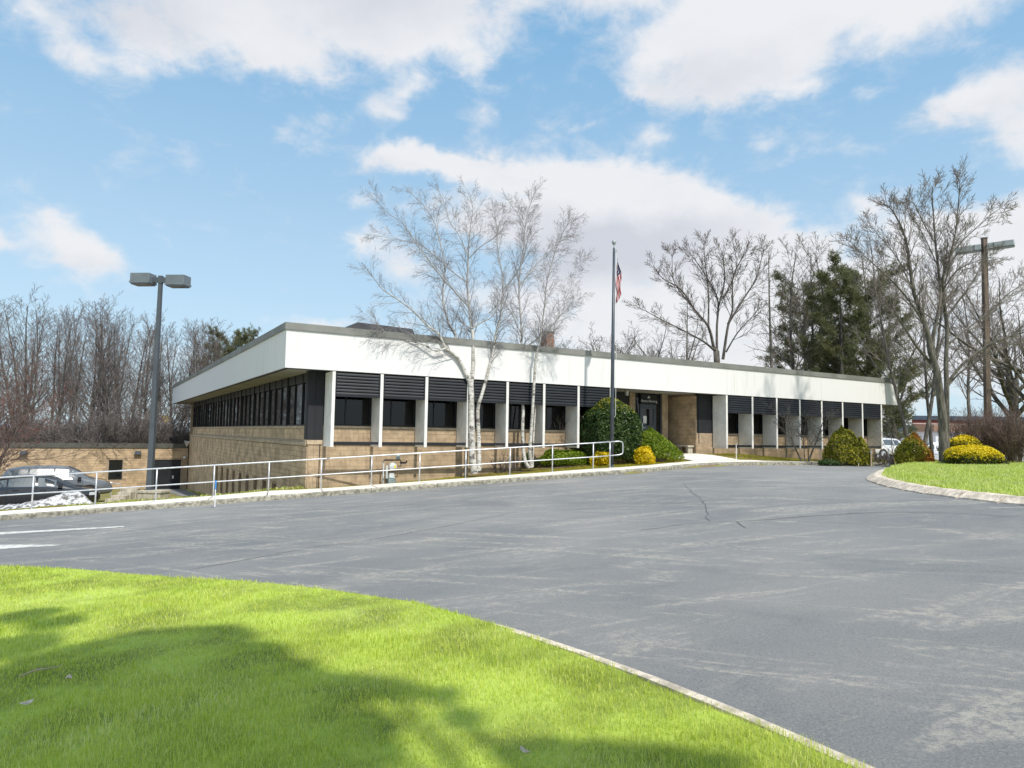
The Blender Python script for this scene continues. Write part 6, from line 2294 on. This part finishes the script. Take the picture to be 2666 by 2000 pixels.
tl = (4.2, -5.2, g1(4.2, -5.2))
bl_ = []
SH = [(60, 1330, .33), (115, 1348, .28), (20, 1400, .4), (120, 1435, .45), (215, 1412, .5), (320, 1392, .5), (420, 1384, .5), (480, 1425, .5), (555, 1462, .42), (300, 1470, .8), (150, 1500, .8), (420, 1500, .75), (30, 1480, .6), (560, 1530, .55),
      (665, 1480, .27), (745, 1487, .24), (840, 1490, .2), (300, 1570, .75), (100, 1590, .75), (480, 1590, .65), (640, 1600, .42), (760, 1575, .26), (790, 1625, .2), (950, 1500, .13), (1000, 1545, .13), (1180, 1628, .22), (1300, 1640, .22), (1425, 1645, .2), (1550, 1650, .14), (690, 1655, .22), (560, 1640, .5)]
for qx, qy, r_ in SH:
    q = hit(qx * 1.2058, qy * 1.2058, dz=.09)
    gx, gy, h = q.x, q.y, 3.8 + .38 * q.y
    x_, y_, z_ = shade_at(gx, gy, h, q.z)
    bl_.append((x_ - tl[0], y_ - tl[1], z_ - tl[2], r_))
shade_tree('leafy tree overhead behind the viewer that shades the foreground lawn', tl, bl_, 95, 60000)

# a stick and dead leaves on the lawn
q = hit(102, 1766, dz=.1)
st_ = thing('fallen_stick', 'pale dry stick lying on the shaded lawn', 'stick', (q.x, q.y, q.z + .045), .9)
MB().tube([(-.13, 0, 0), (-.03, .02, .015), (.07, .01, .01), (.14, -.03, .02)], [.006, .007, .006, .003], 5).obj('stem', M_LEDGE, st_)
MB().tube([(-.02, .02, .015), (.05, .08, .02)], [.005, .002], 4).obj('side_twig', M_DTWIG, st_)
for qx, qy, lab in ((64, 1852, 'curled pale dead leaf on the shaded lawn, nearest the corner'), (178, 1784, 'small pale dead leaf on the lawn right of the dry stick'), (1372, 1985, 'pale dead leaf on the lawn at the bottom of the picture')):
    q = hit(qx, qy, dz=.1)
    lf = MB().add([(-.045, 0, .012), (-.01, -.022, 0), (.03, -.018, .004), (.055, 0, .018), (.03, .02, .004), (-.01, .024, 0), (0, 0, -.008)], [(0, 1, 6), (1, 2, 6), (2, 3, 6), (3, 4, 6), (4, 5, 6), (5, 0, 6)]).obj('dead_leaf', mat('dead_leaf', (0.62, 0.54, 0.40), .8, .15, 20))
    lf.location = (q.x, q.y, q.z + .05)
    lf.rotation_euler = (.2, .1, qx)
    tag(lf, lab, 'leaf')

# ================================================================== GRASS
lawn_in = [(2 * p[0] - q[0], 2 * p[1] - q[1]) for p, q in zip(lk, inset_line(lk, 0.115, 6))]
lawn_grass = lawn_in + [(-60, -25), (-60, lk[0][1] + 8)]
isl_grass = inset_line(isl_k, 0.47) + isl_poly[len(isl_k):]
blades('grass', lawn_grass, lawnz, lambda d: 9000 * min(1.0, (3.2 / d)) ** 1.6, lambda d: .055 + .0 * d, lambda d: .0027 + .0006 * np.maximum(d - 3, 0), M_GRASS, 24, .55)
blades('grass', isl_grass, islz, lambda d: 420 if d < 40 else 0, lambda d: .12 + 0 * d, lambda d: .022 + 0 * d, M_GRASSI, 42, .5)
strip = [rail_pt(i, -.16) for i in range(-2, 12)] + [tuple(BL(*q)[:2]) for q in ((13.4, -2.25), (14.7, -2.2), (16.5, -1.55), (18.3, -1.1), (17.9, -.2), (17.9, .9))] + [tuple(BL(17.4, .9)[:2]), tuple(BL(1.15, .9)[:2]), tuple(BL(.9, 3)[:2])]
strip += [tuple(BL(.9, 14)[:2]), tuple(rail_pt(1.0, -8))]
blades('grass', strip, GG, lambda d: 950 if d < 45 else 0, lambda d: .075 + 0 * d, lambda d: .02 + 0 * d, M_GRASSY, 45, .6)
s2 = [(p[0], p[1]) for p in [rail_pt(0.5, -.16), rail_pt(5, -.16), BL(.9, 14), BL(.9, 37), (-24, 52), (-17, 46), (-13.5, 40), (-12.4, 31), rail_pt(2.2, -3)]]
blades('grass', s2, GG, lambda d: 140, lambda d: .12 + 0 * d, lambda d: .04 + 0 * d, M_GRASSI, 62, .5)
s3 = [tuple(BL(u, v)[:2]) for u, v in [(21.2, .9), (21.8, -1.05), (24.8, -1.75), (27.3, -2.9), (29.5, -4.3), (33, -5.9), (36.5, -6), (36.5, .9)]]
blades('grass', s3, lambda x, y: np.maximum(GG(x, y), 0), lambda d: 380, lambda d: .08 + 0 * d, lambda d: .022 + 0 * d, M_GRASSY, 50, .6)
